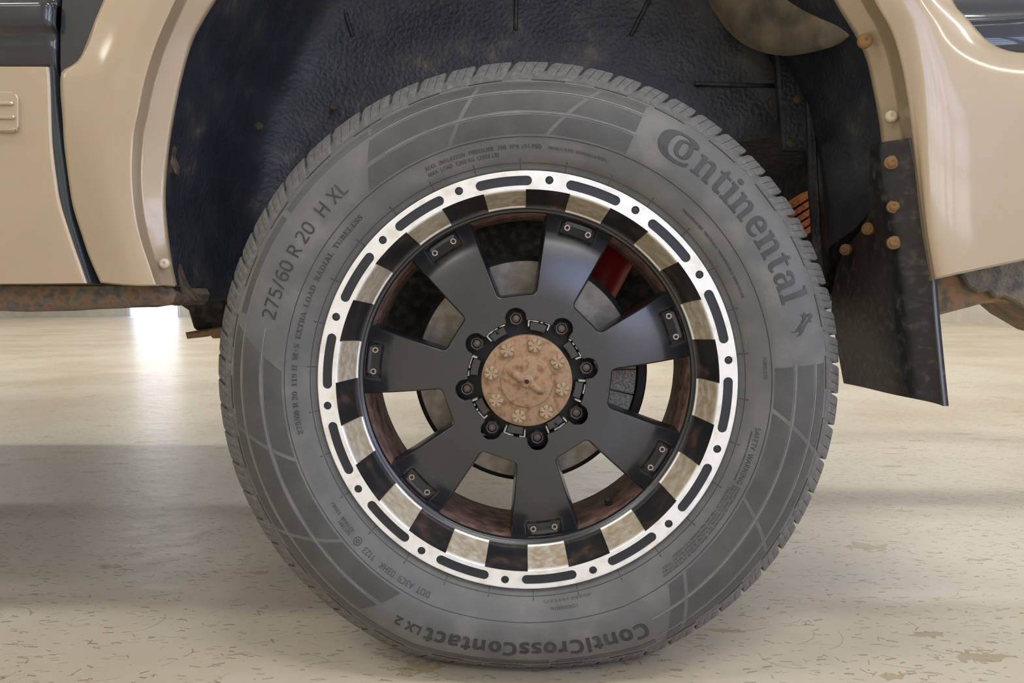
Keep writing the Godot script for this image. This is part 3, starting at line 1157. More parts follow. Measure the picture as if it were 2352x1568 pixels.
func nuts(w: Node3D) -> void:
	var st := mb()
	var hexa := func(across_r: float, z: float, roundness := 0.0) -> PackedVector3Array:
		var p := PackedVector3Array()
		for j in 36:
			var a := TAU * j / 36
			var m := fposmod(a, PI / 3) - PI / 6
			var r := across_r * cos(PI / 6) / cos(m)
			p.append(Vector3(cos(a), sin(a), 0) * lerpf(r, across_r * 0.88, roundness) * 0.001 + Vector3(0, 0, z * 0.001))
		return p
	grid(st, [hexa.call(10.6, -84), hexa.call(10.6, -59.5)], -1, false, true)
	grid(st, [hexa.call(10.6, -59.5), hexa.call(9.6, -57.4, 1.0), hexa.call(8.6, -56.6, 1.0)], 2, false, true)
	grid(st, [hexa.call(8.6, -56.6, 1.0), hexa.call(7.4, -56.8, 1.0)], 3, false, true)
	grid(st, [hexa.call(7.4, -56.8, 1.0), hexa.call(7.0, -74, 1.0)], 4, false, true)
	done(st)
	var stud := mb()
	lathe(stud, [[5.5, -80], [5.5, -60.4], [4.9, -59.4], [0.01, -59.2]], 24, [1])
	done(stud)
	var first: MeshInstance3D
	var first_stud: MeshInstance3D
	for q in 8:
		var t := Transform3D(Basis(Vector3(0, 0, 1), deg_to_rad(rng.randf() * 60.0)), HUB + polar(82.8, 100.1 + 45.0 * q, 0))
		if q == 0:
			first = obj("lug_nut", st, "nut_black", w)
			first.transform = t
			first_stud = obj("stud", stud, "stud", first)
		else:
			var n := again("lug_nut", first, w, t)
			again("stud", first_stud, n, Transform3D())

# ------------------------------------------------------------------ the vehicle
var arch_e: PackedVector3Array

func vehicle() -> void:
	var v := Node3D.new()
	v.name = "vehicle"
	add_child(v)
	tag(v, "beige and dark blue off-road vehicle with rusty underside around its rear wheel", "vehicle")
	var n := [60, 46, 60]
	var le := PackedVector3Array([Vector3(-0.4741, 0.5244, -0.045), Vector3(-0.4803, 0.5566, -0.045), Vector3(-0.4846, 0.5973, -0.045), Vector3(-0.4866, 0.6321, -0.045), Vector3(-0.4851, 0.6667, -0.045), Vector3(-0.4792, 0.7127, -0.045), Vector3(-0.4705, 0.7584, -0.045), Vector3(-0.4594, 0.8038, -0.045), Vector3(-0.4456, 0.8462, -0.045), Vector3(-0.4304, 0.8742, -0.045), Vector3(-0.4137, 0.8994, -0.045)])
	var te := PackedVector3Array([Vector3(-0.3804, 0.9718, -0.045), Vector3(-0.3245, 1.0460, -0.045), Vector3(-0.2324, 1.1136, -0.045), Vector3(-0.1133, 1.1532, -0.045), Vector3(-0.0007, 1.1629, -0.045), Vector3(0.1115, 1.1509, -0.045), Vector3(0.2182, 1.1120, -0.045), Vector3(0.3147, 1.0323, -0.045), Vector3(0.3701, 0.9563, -0.045)])
	var re := PackedVector3Array([Vector3(0.4030, 0.8943, -0.045), Vector3(0.4288, 0.8537, -0.045), Vector3(0.4455, 0.8208, -0.045), Vector3(0.4549, 0.7850, -0.045), Vector3(0.4646, 0.7406, -0.045), Vector3(0.4688, 0.7096, -0.045), Vector3(0.4764, 0.6415, -0.045), Vector3(0.4839, 0.5787, -0.045), Vector3(0.4899, 0.5293, -0.045)])
	var lb := PackedVector3Array([Vector3(-0.4835, 0.5258, -0.027), Vector3(-0.4903, 0.5528, -0.027), Vector3(-0.4966, 0.5762, -0.027), Vector3(-0.5028, 0.6031, -0.027), Vector3(-0.5068, 0.6361, -0.027), Vector3(-0.5074, 0.6751, -0.027), Vector3(-0.5027, 0.7197, -0.027), Vector3(-0.4953, 0.7511, -0.027), Vector3(-0.4851, 0.7918, -0.027), Vector3(-0.4678, 0.8390, -0.027), Vector3(-0.4414, 0.8925, -0.027)])
	var tb := PackedVector3Array([Vector3(-0.4115, 0.9581, -0.027), Vector3(-0.3493, 1.0499, -0.027), Vector3(-0.2448, 1.1215, -0.027), Vector3(-0.1167, 1.1628, -0.027), Vector3(-0.0008, 1.1721, -0.027), Vector3(0.1147, 1.1603, -0.027), Vector3(0.2304, 1.1221, -0.027), Vector3(0.3359, 1.0439, -0.027), Vector3(0.3901, 0.9577, -0.027)])
	var rb := PackedVector3Array([Vector3(0.4268, 0.8871, -0.027), Vector3(0.4497, 0.8488, -0.027), Vector3(0.4646, 0.8083, -0.027), Vector3(0.4741, 0.7665, -0.027), Vector3(0.4822, 0.7190, -0.027), Vector3(0.4924, 0.6557, -0.027), Vector3(0.5026, 0.5942, -0.027), Vector3(0.5157, 0.5305, -0.027)])
	var lc := PackedVector3Array([Vector3(-0.4756, 0.5245, 0.004), Vector3(-0.4838, 0.5512, 0.004), Vector3(-0.4911, 0.5739, 0.004), Vector3(-0.4971, 0.5999, 0.004), Vector3(-0.5012, 0.6319, 0.004), Vector3(-0.5024, 0.6697, 0.004), Vector3(-0.4989, 0.7129, 0.004), Vector3(-0.4919, 0.7433, 0.004), Vector3(-0.4825, 0.7827, 0.004), Vector3(-0.4663, 0.8284, 0.004), Vector3(-0.4413, 0.8802, 0.004)])
	var tc := PackedVector3Array([Vector3(-0.4111, 0.9490, 0.004), Vector3(-0.3490, 1.0421, 0.004), Vector3(-0.2450, 1.1138, 0.004), Vector3(-0.1131, 1.1547, 0.004), Vector3(-0.0009, 1.1637, 0.004), Vector3(0.1109, 1.1522, 0.004), Vector3(0.2323, 1.1141, 0.004), Vector3(0.3366, 1.0360, 0.004), Vector3(0.3908, 0.9473, 0.004)])
	var rc := PackedVector3Array([Vector3(0.4289, 0.8748, 0.004), Vector3(0.4508, 0.8378, 0.004), Vector3(0.4642, 0.7986, 0.004), Vector3(0.4729, 0.7581, 0.004), Vector3(0.4807, 0.7122, 0.004), Vector3(0.4901, 0.6509, 0.004), Vector3(0.4995, 0.5913, 0.004), Vector3(0.5106, 0.5313, 0.004)])
	var lm := PackedVector3Array([Vector3(-0.5033, 0.5245, 0.008), Vector3(-0.5119, 0.5538, 0.008), Vector3(-0.5201, 0.5814, 0.008), Vector3(-0.5271, 0.6089, 0.008), Vector3(-0.5329, 0.6363, 0.008), Vector3(-0.5364, 0.6691, 0.008), Vector3(-0.5352, 0.7072, 0.008), Vector3(-0.5274, 0.7451, 0.008), Vector3(-0.5149, 0.7936, 0.008), Vector3(-0.4982, 0.8363, 0.008), Vector3(-0.4794, 0.8789, 0.008)])
	var tm := PackedVector3Array([Vector3(-0.4463, 0.9570, 0.01), Vector3(-0.3816, 1.0556, 0.01), Vector3(-0.2646, 1.1317, 0.01), Vector3(-0.1122, 1.1734, 0.01), Vector3(-0.0010, 1.1808, 0.01), Vector3(0.1099, 1.1709, 0.01), Vector3(0.2552, 1.1313, 0.01), Vector3(0.3700, 1.0435, 0.01), Vector3(0.4453, 0.9451, 0.01)])
	var rm := PackedVector3Array([Vector3(0.4793, 0.8705, 0.014), Vector3(0.4952, 0.8314, 0.014), Vector3(0.5094, 0.7842, 0.014), Vector3(0.5194, 0.7368, 0.014), Vector3(0.5253, 0.6865, 0.014), Vector3(0.5281, 0.6332, 0.014), Vector3(0.5329, 0.5849, 0.014), Vector3(0.5430, 0.5407, 0.014)])
	var lk := PackedVector3Array([Vector3(-0.5515, 0.5286, -0.002), Vector3(-0.5642, 0.5594, -0.002), Vector3(-0.5729, 0.5873, -0.002), Vector3(-0.5835, 0.6251, -0.002), Vector3(-0.5887, 0.6655, -0.002), Vector3(-0.5922, 0.7041, -0.002), Vector3(-0.5929, 0.7320, -0.002), Vector3(-0.5945, 0.7670, -0.002), Vector3(-0.5938, 0.7888, -0.002), Vector3(-0.5907, 0.7959, -0.002), Vector3(-0.5850, 0.7991, -0.002), Vector3(-0.5788, 0.8023, -0.002), Vector3(-0.5696, 0.8099, -0.002), Vector3(-0.5631, 0.8213, -0.002), Vector3(-0.5553, 0.8391, -0.002), Vector3(-0.5462, 0.8606, -0.002), Vector3(-0.5355, 0.8832, -0.002)])
	var tk := PackedVector3Array([Vector3(-0.5043, 0.9632, -0.002), Vector3(-0.4298, 1.0788, -0.002), Vector3(-0.2865, 1.1658, -0.002), Vector3(-0.1135, 1.2051, -0.002), Vector3(-0.0009, 1.2115, -0.002), Vector3(0.1112, 1.2025, -0.002), Vector3(0.2820, 1.1648, -0.002), Vector3(0.4223, 1.0655, -0.002), Vector3(0.4949, 0.9504, -0.002)])
	var rk := PackedVector3Array([Vector3(0.5294, 0.8773, -0.004), Vector3(0.5406, 0.8630, -0.004), Vector3(0.5529, 0.8496, -0.004), Vector3(0.5708, 0.8304, -0.004), Vector3(0.5862, 0.8202, -0.004), Vector3(0.6025, 0.8148, -0.004), Vector3(0.6198, 0.8126, -0.004), Vector3(0.6564, 0.8108, -0.004), Vector3(0.7208, 0.8094, -0.004), Vector3(0.7532, 0.8039, -0.004), Vector3(0.7709, 0.7697, -0.004), Vector3(0.7793, 0.7054, -0.004), Vector3(0.7826, 0.6351, -0.004), Vector3(0.7847, 0.5894, -0.004)])
	var e := joined([le, te, re], n)
	arch_e = e
	var b := joined([lb, tb, rb], n)
	var c := joined([lc, tc, rc], n)
	var m := joined([lm, tm, rm], n)
	var k := joined([lk, tk, rk], n)
	var rows := [_shift(e, Vector3(0, 0, -0.006)), between(e, b, -0.02, -0.002), e]
	for i in [0.12, 0.4, 0.7, 0.92]:
		rows.append(between(e, b, i))
	rows.append(b)
	rows.append(between(b, c, 0.25, 0.004))
	rows.append(between(b, c, 0.6, 0.006))
	rows.append(between(b, c, 0.85, 0.003))
	rows.append_array(across([c, m, k], 7))
	rows.append(between(k, k, 0, -0.003))
	rows.append(between(m, k, 1.008, -0.012))
	var st := mb()
	grid(st, rows, 0)
	# folded lower edge
	var hem := [PackedVector3Array(), PackedVector3Array(), PackedVector3Array()]
	var hem2 := [PackedVector3Array(), PackedVector3Array(), PackedVector3Array()]
	for row in rows.slice(2):
		for q in 3:
			hem[q].append(row[0] + [Vector3.ZERO, Vector3(0, -0.002, -0.002), Vector3(0, 0.0, -0.03)][q])
			hem2[q].append(row[row.size() - 1] + [Vector3.ZERO, Vector3(0, -0.003, -0.003), Vector3(0, 0.006, -0.04)][q])
	grid(st, hem, 3, false)
	grid(st, hem2, 4, true)
	var qp := obj("quarter_panel", done(st), "paint_beige", v)
	qp.set_meta("label", "beige rear quarter panel with flared wheel arch")
	# fixings on the arch flange
	for s in [["arch_screw", PackedVector3Array([Vector3(0.4330, 0.8360, -0.026)]), 0.0095, "rust_bolt"], ["arch_button", PackedVector3Array([Vector3(0.4688, 0.7404, -0.026)]), 0.0078, "button_beige"], ["arch_button", PackedVector3Array([Vector3(-0.4788, 0.5527, -0.026)]), 0.0068, "button_beige"]]:
		st = mb()
		var rr: float = s[2] * 1000
		lathe(st, [[rr, -4], [rr, 0], [rr * 0.92, rr * 0.2], [rr * 0.65, rr * 0.42], [rr * 0.22, rr * 0.5], [rr * 0.16, rr * 0.3], [0.01, rr * 0.3]], 20, [1])
		var o := obj(s[0], done(st), s[3], qp)
		o.position = s[1][0]

	# dark blue upper paint, beside the door and behind the wheel
	st = mb()
	plate(st, PackedVector2Array([Vector2(-0.5884, 0.9618), Vector2(-0.5943, 0.8863), Vector2(-0.5979, 0.8467), Vector2(-0.5993, 0.8063), Vector2(-0.5982, 0.7882), Vector2(-0.5610, 0.7880), Vector2(-0.5225, 0.8533), Vector2(-0.4859, 0.9610)]), -0.02, -0.007, 0.003)
	obj("blue_panel", done(st), "paint_blue", v)
	var bl := [PackedVector3Array([Vector3(0.5252, 0.9832, -0.06), Vector3(0.5932, 0.9827, -0.06), Vector3(0.6779, 0.9821, -0.06), Vector3(0.8186, 0.9810, -0.06)]), PackedVector3Array([Vector3(0.5140, 0.8961, -0.024), Vector3(0.5742, 0.8958, -0.024), Vector3(0.6563, 0.8952, -0.024), Vector3(0.7925, 0.8944, -0.024)]), PackedVector3Array([Vector3(0.5150, 0.8632, -0.014), Vector3(0.5693, 0.8639, -0.014), Vector3(0.6505, 0.8661, -0.014), Vector3(0.7855, 0.8653, -0.014)]), PackedVector3Array([Vector3(0.5185, 0.8531, -0.01), Vector3(0.5725, 0.8549, -0.01), Vector3(0.6480, 0.8587, -0.01), Vector3(0.7825, 0.8580, -0.01)]),
		PackedVector3Array([Vector3(0.5306, 0.8473, -0.012), Vector3(0.5794, 0.8492, -0.012), Vector3(0.6496, 0.8531, -0.012), Vector3(0.7844, 0.8523, -0.012)]), PackedVector3Array([Vector3(0.5409, 0.8316, -0.01), Vector3(0.5835, 0.8331, -0.009), Vector3(0.6482, 0.8360, -0.009), Vector3(0.7827, 0.8352, -0.009)]), PackedVector3Array([Vector3(0.5534, 0.8161, -0.012), Vector3(0.5908, 0.8166, -0.011), Vector3(0.6502, 0.8195, -0.011), Vector3(0.7851, 0.8188, -0.011)]), PackedVector3Array([Vector3(0.5707, 0.8030, -0.022), Vector3(0.6037, 0.8028, -0.022), Vector3(0.6585, 0.8025, -0.022), Vector3(0.7952, 0.8019, -0.022)])]
	st = mb()
	grid(st, across(bl, 5), 0, true)
	obj("blue_panel", done(st), "paint_blue", v)

	door(v)
	well(v)
	flap(v)
	under(v)
	hub(v)

func door(v: Node3D) -> void:
	var d := Node3D.new()
	d.name = "door"
	v.add_child(d)
	var edge := PackedVector3Array([Vector3(-0.6083, 0.8002, 0), Vector3(-0.6076, 0.7720, 0), Vector3(-0.6076, 0.7075, 0), Vector3(-0.6037, 0.6591, 0), Vector3(-0.5987, 0.6249, 0), Vector3(-0.5855, 0.5794, 0), Vector3(-0.5732, 0.5414, 0), Vector3(-0.5686, 0.5263, 0)])
	var gl := PackedVector3Array([Vector3(-0.6057, 0.8047, -0.004), Vector3(-0.6050, 0.7807, -0.004), Vector3(-0.6037, 0.7490, -0.004), Vector3(-0.6000, 0.7084, -0.004), Vector3(-0.5949, 0.6598, -0.004), Vector3(-0.5901, 0.6170, -0.004), Vector3(-0.5811, 0.5811, -0.004), Vector3(-0.5664, 0.5264, -0.004)])
	edge = resample(edge, 40)
	gl = resample(gl, 40)
	var far := resample(PackedVector3Array([Vector3(-0.9114, 0.8008, -0.006), Vector3(-0.9155, 0.7226, -0.006), Vector3(-0.9208, 0.6224, -0.006), Vector3(-0.9260, 0.5238, -0.006)]), 40)
	var rows := [_shift(far, Vector3(-0.4, 0, -0.01)), far]
	for t in [0.3, 0.6, 0.9, 0.97]:
		rows.append(between(far, edge, t, 0.004 * sin(PI * t)))
	rows.append(between(far, edge, 0.99, -0.0002))
	rows.append(between(far, edge, 1.0, -0.0016))
	rows.append(_shift(edge, Vector3(-0.0003, 0, -0.006)))
	var st := mb()
	grid(st, rows, 0, false)
	var top := PackedVector3Array()
	var top2 := PackedVector3Array()
	for r in rows:
		top.append(r[0])
		top2.append(r[0] + Vector3(0, 0.001, -0.012))
	grid(st, [top2, top], 2)
	var low := PackedVector3Array()
	var low2 := PackedVector3Array()
	for r in rows:
		low.append(r[39])
		low2.append(r[39] + Vector3(0, -0.001, -0.03))
	grid(st, [low, low2], 3)
	var skin := obj("door_skin", done(st), "paint_beige", d)
	skin.set_meta("label", "beige lower door skin")
	st = mb()
	var inn := _shift(gl, Vector3(0.002, 0, -0.03))
	grid(st, [_shift(edge, Vector3(-0.001, 0, -0.004)), between(edge, gl, 0.35, -0.002), between(edge, gl, 0.8, -0.002), gl, _shift(gl, Vector3(0.001, 0, -0.005)), inn], 0)
	obj("door_edge", done(st), "edge_slate", d)
	# dark blue upper door with its raised rubbing strip
	var prof_b := [[-140, -0.02], [-40, -0.004], [-6, 0.000], [6, 0.002], [10, 0.009], [15, 0.0115], [22, 0.012], [50, 0.0125], [60, 0.0115], [66, 0.009], [71, 0.002], [80, -0.001], [100, 0.000], [112, -0.001], [150, -0.007], [170, -0.016]]
	var xs := PackedVector3Array([Vector3(-0.9012, 0.8846, 0), Vector3(-0.6666, 0.8832, 0), Vector3(-0.6110, 0.8828, 0), Vector3(-0.6004, 0.8828, 0), Vector3(-0.5965, 0.8827, 0), Vector3(-0.5949, 0.8827, 0)])
	var ys := PackedVector3Array()
	var yl := PackedVector3Array([Vector3(-0.6083, 0.9577, 0), Vector3(-0.6102, 0.9043, 0), Vector3(-0.6109, 0.8861, 0), Vector3(-0.6111, 0.8796, 0), Vector3(-0.6112, 0.8775, 0), Vector3(-0.6113, 0.8748, 0), Vector3(-0.6114, 0.8710, 0), Vector3(-0.6119, 0.8559, 0), Vector3(-0.6121, 0.8506, 0), Vector3(-0.6122, 0.8473, 0), Vector3(-0.6123, 0.8446, 0), Vector3(-0.6125, 0.8398, 0), Vector3(-0.6129, 0.8290, 0), Vector3(-0.6131, 0.8225, 0), Vector3(-0.6138, 0.8019, 0), Vector3(-0.6142, 0.7910, 0)])
	rows = []
	for i in prof_b.size():
		var row := PackedVector3Array()
		for j in xs.size():
			var lean := 0.006 * clampf((prof_b[i][0]) / 150.0, 0, 1) if j > 0 else 0.0
			var drop: float = [0.0, 0.0, 0.0, 0.001, 0.004, 0.014][j]
			row.append(Vector3(xs[j].x - lean, yl[i].y, prof_b[i][1] - drop))
		rows.append(row)
	st = mb()
	grid(st, rows, 0)
	obj("blue_door_panel", done(st), "paint_blue", d)
	# pressed vent badge with raised bars
	st = mb()
	plate(st, PackedVector2Array([Vector2(-0.7024, 0.7683), Vector2(-0.6532, 0.7681), Vector2(-0.6478, 0.7654), Vector2(-0.6452, 0.7599), Vector2(-0.6465, 0.7240), Vector2(-0.6489, 0.7191), Vector2(-0.6540, 0.7169), Vector2(-0.7045, 0.7171)]), -0.004, 0.0048, 0.0012)
	var badge := obj("pressed_badge", done(st), "paint_beige", d)
	badge.set_meta("label", "pressed beige badge with raised bars")
	for q in [PackedVector2Array([Vector2(-0.7022, 0.7555), Vector2(-0.6519, 0.7553), Vector2(-0.6503, 0.7526), Vector2(-0.6521, 0.7504), Vector2(-0.7024, 0.7506)]), PackedVector2Array([Vector2(-0.7029, 0.7381), Vector2(-0.6503, 0.7379), Vector2(-0.6487, 0.7357), Vector2(-0.6505, 0.7330), Vector2(-0.7031, 0.7332)]), PackedVector2Array([Vector2(-0.7035, 0.7234), Vector2(-0.6498, 0.7232), Vector2(-0.6487, 0.7205), Vector2(-0.6511, 0.7178), Vector2(-0.7037, 0.7179)])]:
		st = mb()
		plate(st, q, 0.003, 0.0078, 0.0014)
		obj("badge_bar", done(st), "paint_beige", badge)
	st = mb()
	plate(st, PackedVector2Array([Vector2(-0.6565, 0.9881), Vector2(-0.5960, 0.9876), Vector2(-0.6049, 0.8086), Vector2(-0.6006, 0.6719), Vector2(-0.5658, 0.5284), Vector2(-0.6201, 0.5284), Vector2(-0.6426, 0.7293)]), -0.05, -0.036, 0.001)
	obj("door_jamb", done(st), "black_deep", v)

# outline of the wheel well at a given depth; the sides end lower or higher
func well_row(z: float, shrink: float, y_left: float, y_right: float) -> PackedVector3Array:
	var n := arch_e.size()
	var top := n / 2
	var left := PackedVector3Array()
	var right := PackedVector3Array()
	var c := Vector3(0.0, HUB.y + 0.1, 0)
	for i in n:
		var p := arch_e[i]
		var sh := shrink if p.x < 0 else lerpf(1.03 if shrink < 1.0 else shrink, shrink, smoothstep(0.50, 0.64, p.y - HUB.y))
		var q := c + (p - c) * sh
		q.z = z
		if i <= top:
			left.append(q)
		else:
			right.append(q)
	# clip the sides to their lower ends
	var l := PackedVector3Array()
	l.append(Vector3(left[0].x, y_left, z))
	for p in left:
		if p.y > y_left + 0.005:
			l.append(p)
	var r := PackedVector3Array()
	for p in right:
		if p.y > y_right + 0.005:
			r.append(p)
	r.append(Vector3(r[r.size() - 1].x, y_right, z))
	return joined([l, r], [60, 60])

func well(v: Node3D) -> void:
	var H := HUB.y
	var rows := [well_row(-0.0485, 1.0, H + 0.122, H + 0.27), well_row(-0.10, 1.012, H + 0.112, H + 0.236), well_row(-0.17, 1.012, H + 0.106, H + 0.210), well_row(-0.25, 1.005, H + 0.106, H + 0.190),
		well_row(-0.30, 0.985, H + 0.106, H + 0.165), well_row(-0.325, 0.955, H + 0.106, H + 0.16)]
	var last := well_row(-0.338, 0.91, H + 0.106, H + 0.16)
	var inner := PackedVector3Array()
	for p in last:
		var q := Vector2(p.x, p.y - H)
		var s := q.normalized() * minf(0.405, q.length() - 0.004)
		if p.x > 0.30:
			s.y = maxf(s.y, minf(0.367, q.y))
			if q.y < 0.40:
				s = q - Vector2(0.003, 0)
		inner.append(Vector3(s.x, s.y + H, -0.342))
	rows.append(last)
	var st := mb()
	grid(st, across(rows, 3) + [between(last, inner, 0.3), between(last, inner, 0.65), inner], 0, true)
	var l := obj("wheel_well_liner", done(st), "liner", v)
	l.set_meta("label", "dark textured undercoated wheel well liner")
	# mud along the left border
	st = mb()
	plate(st, PackedVector2Array([Vector2(-0.4957, 0.5668), Vector2(-0.4873, 0.5639), Vector2(-0.4783, 0.5387), Vector2(-0.4726, 0.5249), Vector2(-0.4543, 0.5039), Vector2(-0.4878, 0.4967), Vector2(-0.4920, 0.5219)]), -0.085, -0.066, 0.003)
	obj("mud_patch", done(st), "dirt_brown", l)
	st = mb()
	plate(st, PackedVector2Array([Vector2(-0.4981, 0.7361), Vector2(-0.4875, 0.7325), Vector2(-0.4842, 0.7232), Vector2(-0.4810, 0.7104), Vector2(-0.4830, 0.7010), Vector2(-0.4774, 0.6870), Vector2(-0.4788, 0.6765), Vector2(-0.4829, 0.6800), Vector2(-0.4866, 0.6765), Vector2(-0.4998, 0.6742)]), -0.075, -0.061, 0.004)
	obj("mud_patch", done(st), "dirt_brown", l)
	# dusty filler pocket bulging down at the upper right
	st = mb()
	var pocket := []
	var e0 := PackedVector3Array([Vector3(0.2808, 1.0421, -0.31), Vector3(0.3075, 0.9993, -0.3), Vector3(0.3368, 0.9433, -0.275), Vector3(0.3632, 0.9048, -0.235), Vector3(0.3914, 0.8765, -0.18), Vector3(0.4128, 0.8624, -0.12), Vector3(0.4286, 0.8556, -0.068), Vector3(0.4332, 0.8594, -0.05)])
	e0 = resample(e0, 26)
	for t in [[0.0, -0.03, 0.0], [0.0, -0.008, 0.0], [0.006, 0.0, 0.006], [0.03, 0.006, 0.014], [0.07, 0.008, 0.022], [0.13, 0.0, 0.026], [0.22, -0.03, 0.024]]:
		var row := PackedVector3Array()
		for i in e0.size():
			var w := sin(PI * i / (e0.size() - 1.0))
			row.append(e0[i] + Vector3(0.02 * t[0], t[0] * (0.4 + 0.6 * w), t[1] + t[2] * w))
		pocket.append(row)
	grid(st, pocket, 0, true)
	obj("filler_pocket", done(st), "liner_dusty", v)
	# channel bracket in the rear corner
	st = mb()
	plate(st, PackedVector2Array([Vector2(0.4025, 0.9018), Vector2(0.4574, 0.9083), Vector2(0.4680, 0.7471), Vector2(0.4174, 0.7472)]), -0.292, -0.275, 0.004)
	var ch := obj("corner_bracket", done(st), "liner", v)
	st = mb()
	plate(st, PackedVector2Array([Vector2(0.4440, 0.9051), Vector2(0.4564, 0.9050), Vector2(0.4842, 0.5392), Vector2(0.4688, 0.5392)]), -0.274, -0.265, 0.003)
	obj("corner_flange", done(st), "liner", ch)
	for p in [PackedVector3Array([Vector3(0.4385, 0.8282, -0.274)]), PackedVector3Array([Vector3(0.4295, 0.7588, -0.274)])]:
		st = mb()
		lathe(st, [[8, -4], [8, 1], [6, 3.5], [0.01, 4]], 18, [1])
		var o := obj("bracket_bolt", done(st), "dirt_brown", ch)
		o.position = p[0]
	# creases pressed into the liner
	for q in [PackedVector3Array([Vector3(-0.3219, 1.0383, -0.325), Vector3(-0.2964, 0.9534, -0.325)]), PackedVector3Array([Vector3(-0.0169, 1.0220, -0.325), Vector3(-0.0183, 0.9634, -0.325)]), PackedVector3Array([Vector3(0.2120, 1.0205, -0.325), Vector3(0.1777, 0.9530, -0.325)]), PackedVector3Array([Vector3(0.2866, 0.8713, -0.325), Vector3(0.4252, 0.8678, -0.325)])]:
		st = mb()
		bar(st, q[0] - Vector3(0, 0, 0.011), q[1] - Vector3(0, 0, 0.0145), 0.004, 10)
		obj("liner_crease", done(st), "liner", l)
	for q in [PackedVector3Array([Vector3(-0.4366, 0.7875, -0.27)]), PackedVector3Array([Vector3(-0.3278, 0.8313, -0.32)]), PackedVector3Array([Vector3(-0.3966, 0.9687, -0.32)])]:
		st = mb()
		lathe(st, [[7, -3], [6.4, 1], [3, 2], [0.01, 1.6]], 14)
		var o := obj("liner_clip", done(st), "dirt_brown", l)
		o.position = q[0]

func flap(v: Node3D) -> void:
	var outer := resample(PackedVector3Array([Vector3(0.4796, 0.7078, -0.003), Vector3(0.4902, 0.6628, -0.003), Vector3(0.5027, 0.6083, -0.003), Vector3(0.5110, 0.5535, -0.003), Vector3(0.5194, 0.4762, -0.003), Vector3(0.5333, 0.3691, -0.003)]), 30)
	var fold := resample(PackedVector3Array([Vector3(0.4536, 0.7066, -0.0225), Vector3(0.4595, 0.6551, -0.0225), Vector3(0.4696, 0.6106, -0.0225), Vector3(0.4790, 0.5546, -0.0225), Vector3(0.4914, 0.4756, -0.0225), Vector3(0.5067, 0.3760, -0.0225)]), 30)
	var inner := resample(PackedVector3Array([Vector3(0.4507, 0.7074, -0.045), Vector3(0.4541, 0.6597, -0.052), Vector3(0.4590, 0.6254, -0.062), Vector3(0.4876, 0.6057, -0.15), Vector3(0.5023, 0.5734, -0.25), Vector3(0.4992, 0.4968, -0.275), Vector3(0.5108, 0.4252, -0.275), Vector3(0.5222, 0.3677, -0.275)]), 30)
	var rows := []
	for i in 16:
		var t := i / 15.0
		var row := PackedVector3Array()
		for j in outer.size():
			var p := outer[j].lerp(fold[j], minf(t / 0.4, 1.0)) if t < 0.32 else (outer[j].lerp(fold[j], 0.8).lerp(fold[j], (t - 0.32) / 0.12).lerp(fold[j].lerp(inner[j], 0.06), maxf(0, (t - 0.32) / 0.12 - 0.3)) if t < 0.44 else fold[j].lerp(inner[j], 0.06 + 0.94 * (t - 0.44) / 0.56))
			row.append(p + Vector3(0.003 * sin(t * 9.0) * (j / 30.0), 0, 0))
		rows.append(row)
	var back := []
	for r in rows:
		back.append(_shift(r, Vector3(0.0065, 0, 0.0015)))
	var st := mb()
	grid(st, rows, 0, false)
	grid(st, back, 1, true)
	grid(st, [back[0], rows[0]], 2, false)
	var low := PackedVector3Array()
	var low2 := PackedVector3Array()
	var up := PackedVector3Array()
	var up2 := PackedVector3Array()
	for i in rows.size():
		low.append(rows[i][29])
		low2.append(back[i][29])
		up.append(rows[i][0])
		up2.append(back[i][0])
	grid(st, [low, low2], 3, false)
	grid(st, [up2, up], 4, false)
	var f := obj("mud_flap", done(st), "flap_rubber", v)
	f.set_meta("label", "black rubber mud flap with rusty bolts")
	# bevelled outer edge, paler
	st = mb()
	grid(st, [_shift(back[0], Vector3(0.0002, 0, -0.002)), _shift(rows[0], Vector3(-0.0002, 0, 0.0025))], 0, false)
	grid(st, [_shift(rows[0], Vector3(-0.0002, 0, 0.0025)), _shift(rows[0], Vector3(-0.0004, 0, -0.002))], 1, false)
	obj("flap_edge", done(st), "flap_edge_grey", f)
	for p in [PackedVector3Array([Vector3(0.4662, 0.6799, -0.016)]), PackedVector3Array([Vector3(0.4735, 0.6248, -0.021)]), PackedVector3Array([Vector3(0.4756, 0.5787, -0.0225)]), PackedVector3Array([Vector3(0.4737, 0.6036, -0.095)]), PackedVector3Array([Vector3(0.4882, 0.5818, -0.2)])]:
		st = mb()
		lathe(st, [[11.5, -8], [11.5, 0.6], [9, 1.2], [8.4, 1.2], [8.2, 3.0], [6.4, 5.4], [3.0, 6.2], [2.2, 5.0], [0.01, 5.0]], 20, [1, 2])
		var o := obj("flap_bolt", done(st), "rust_bolt", f)
		o.transform = Transform3D(Basis(Vector3.UP, deg_to_rad(-55 if p[0].z < -0.08 else -14)).scaled(Vector3.ONE * 0.74), p[0] + Vector3(-0.001, 0, 0.001))

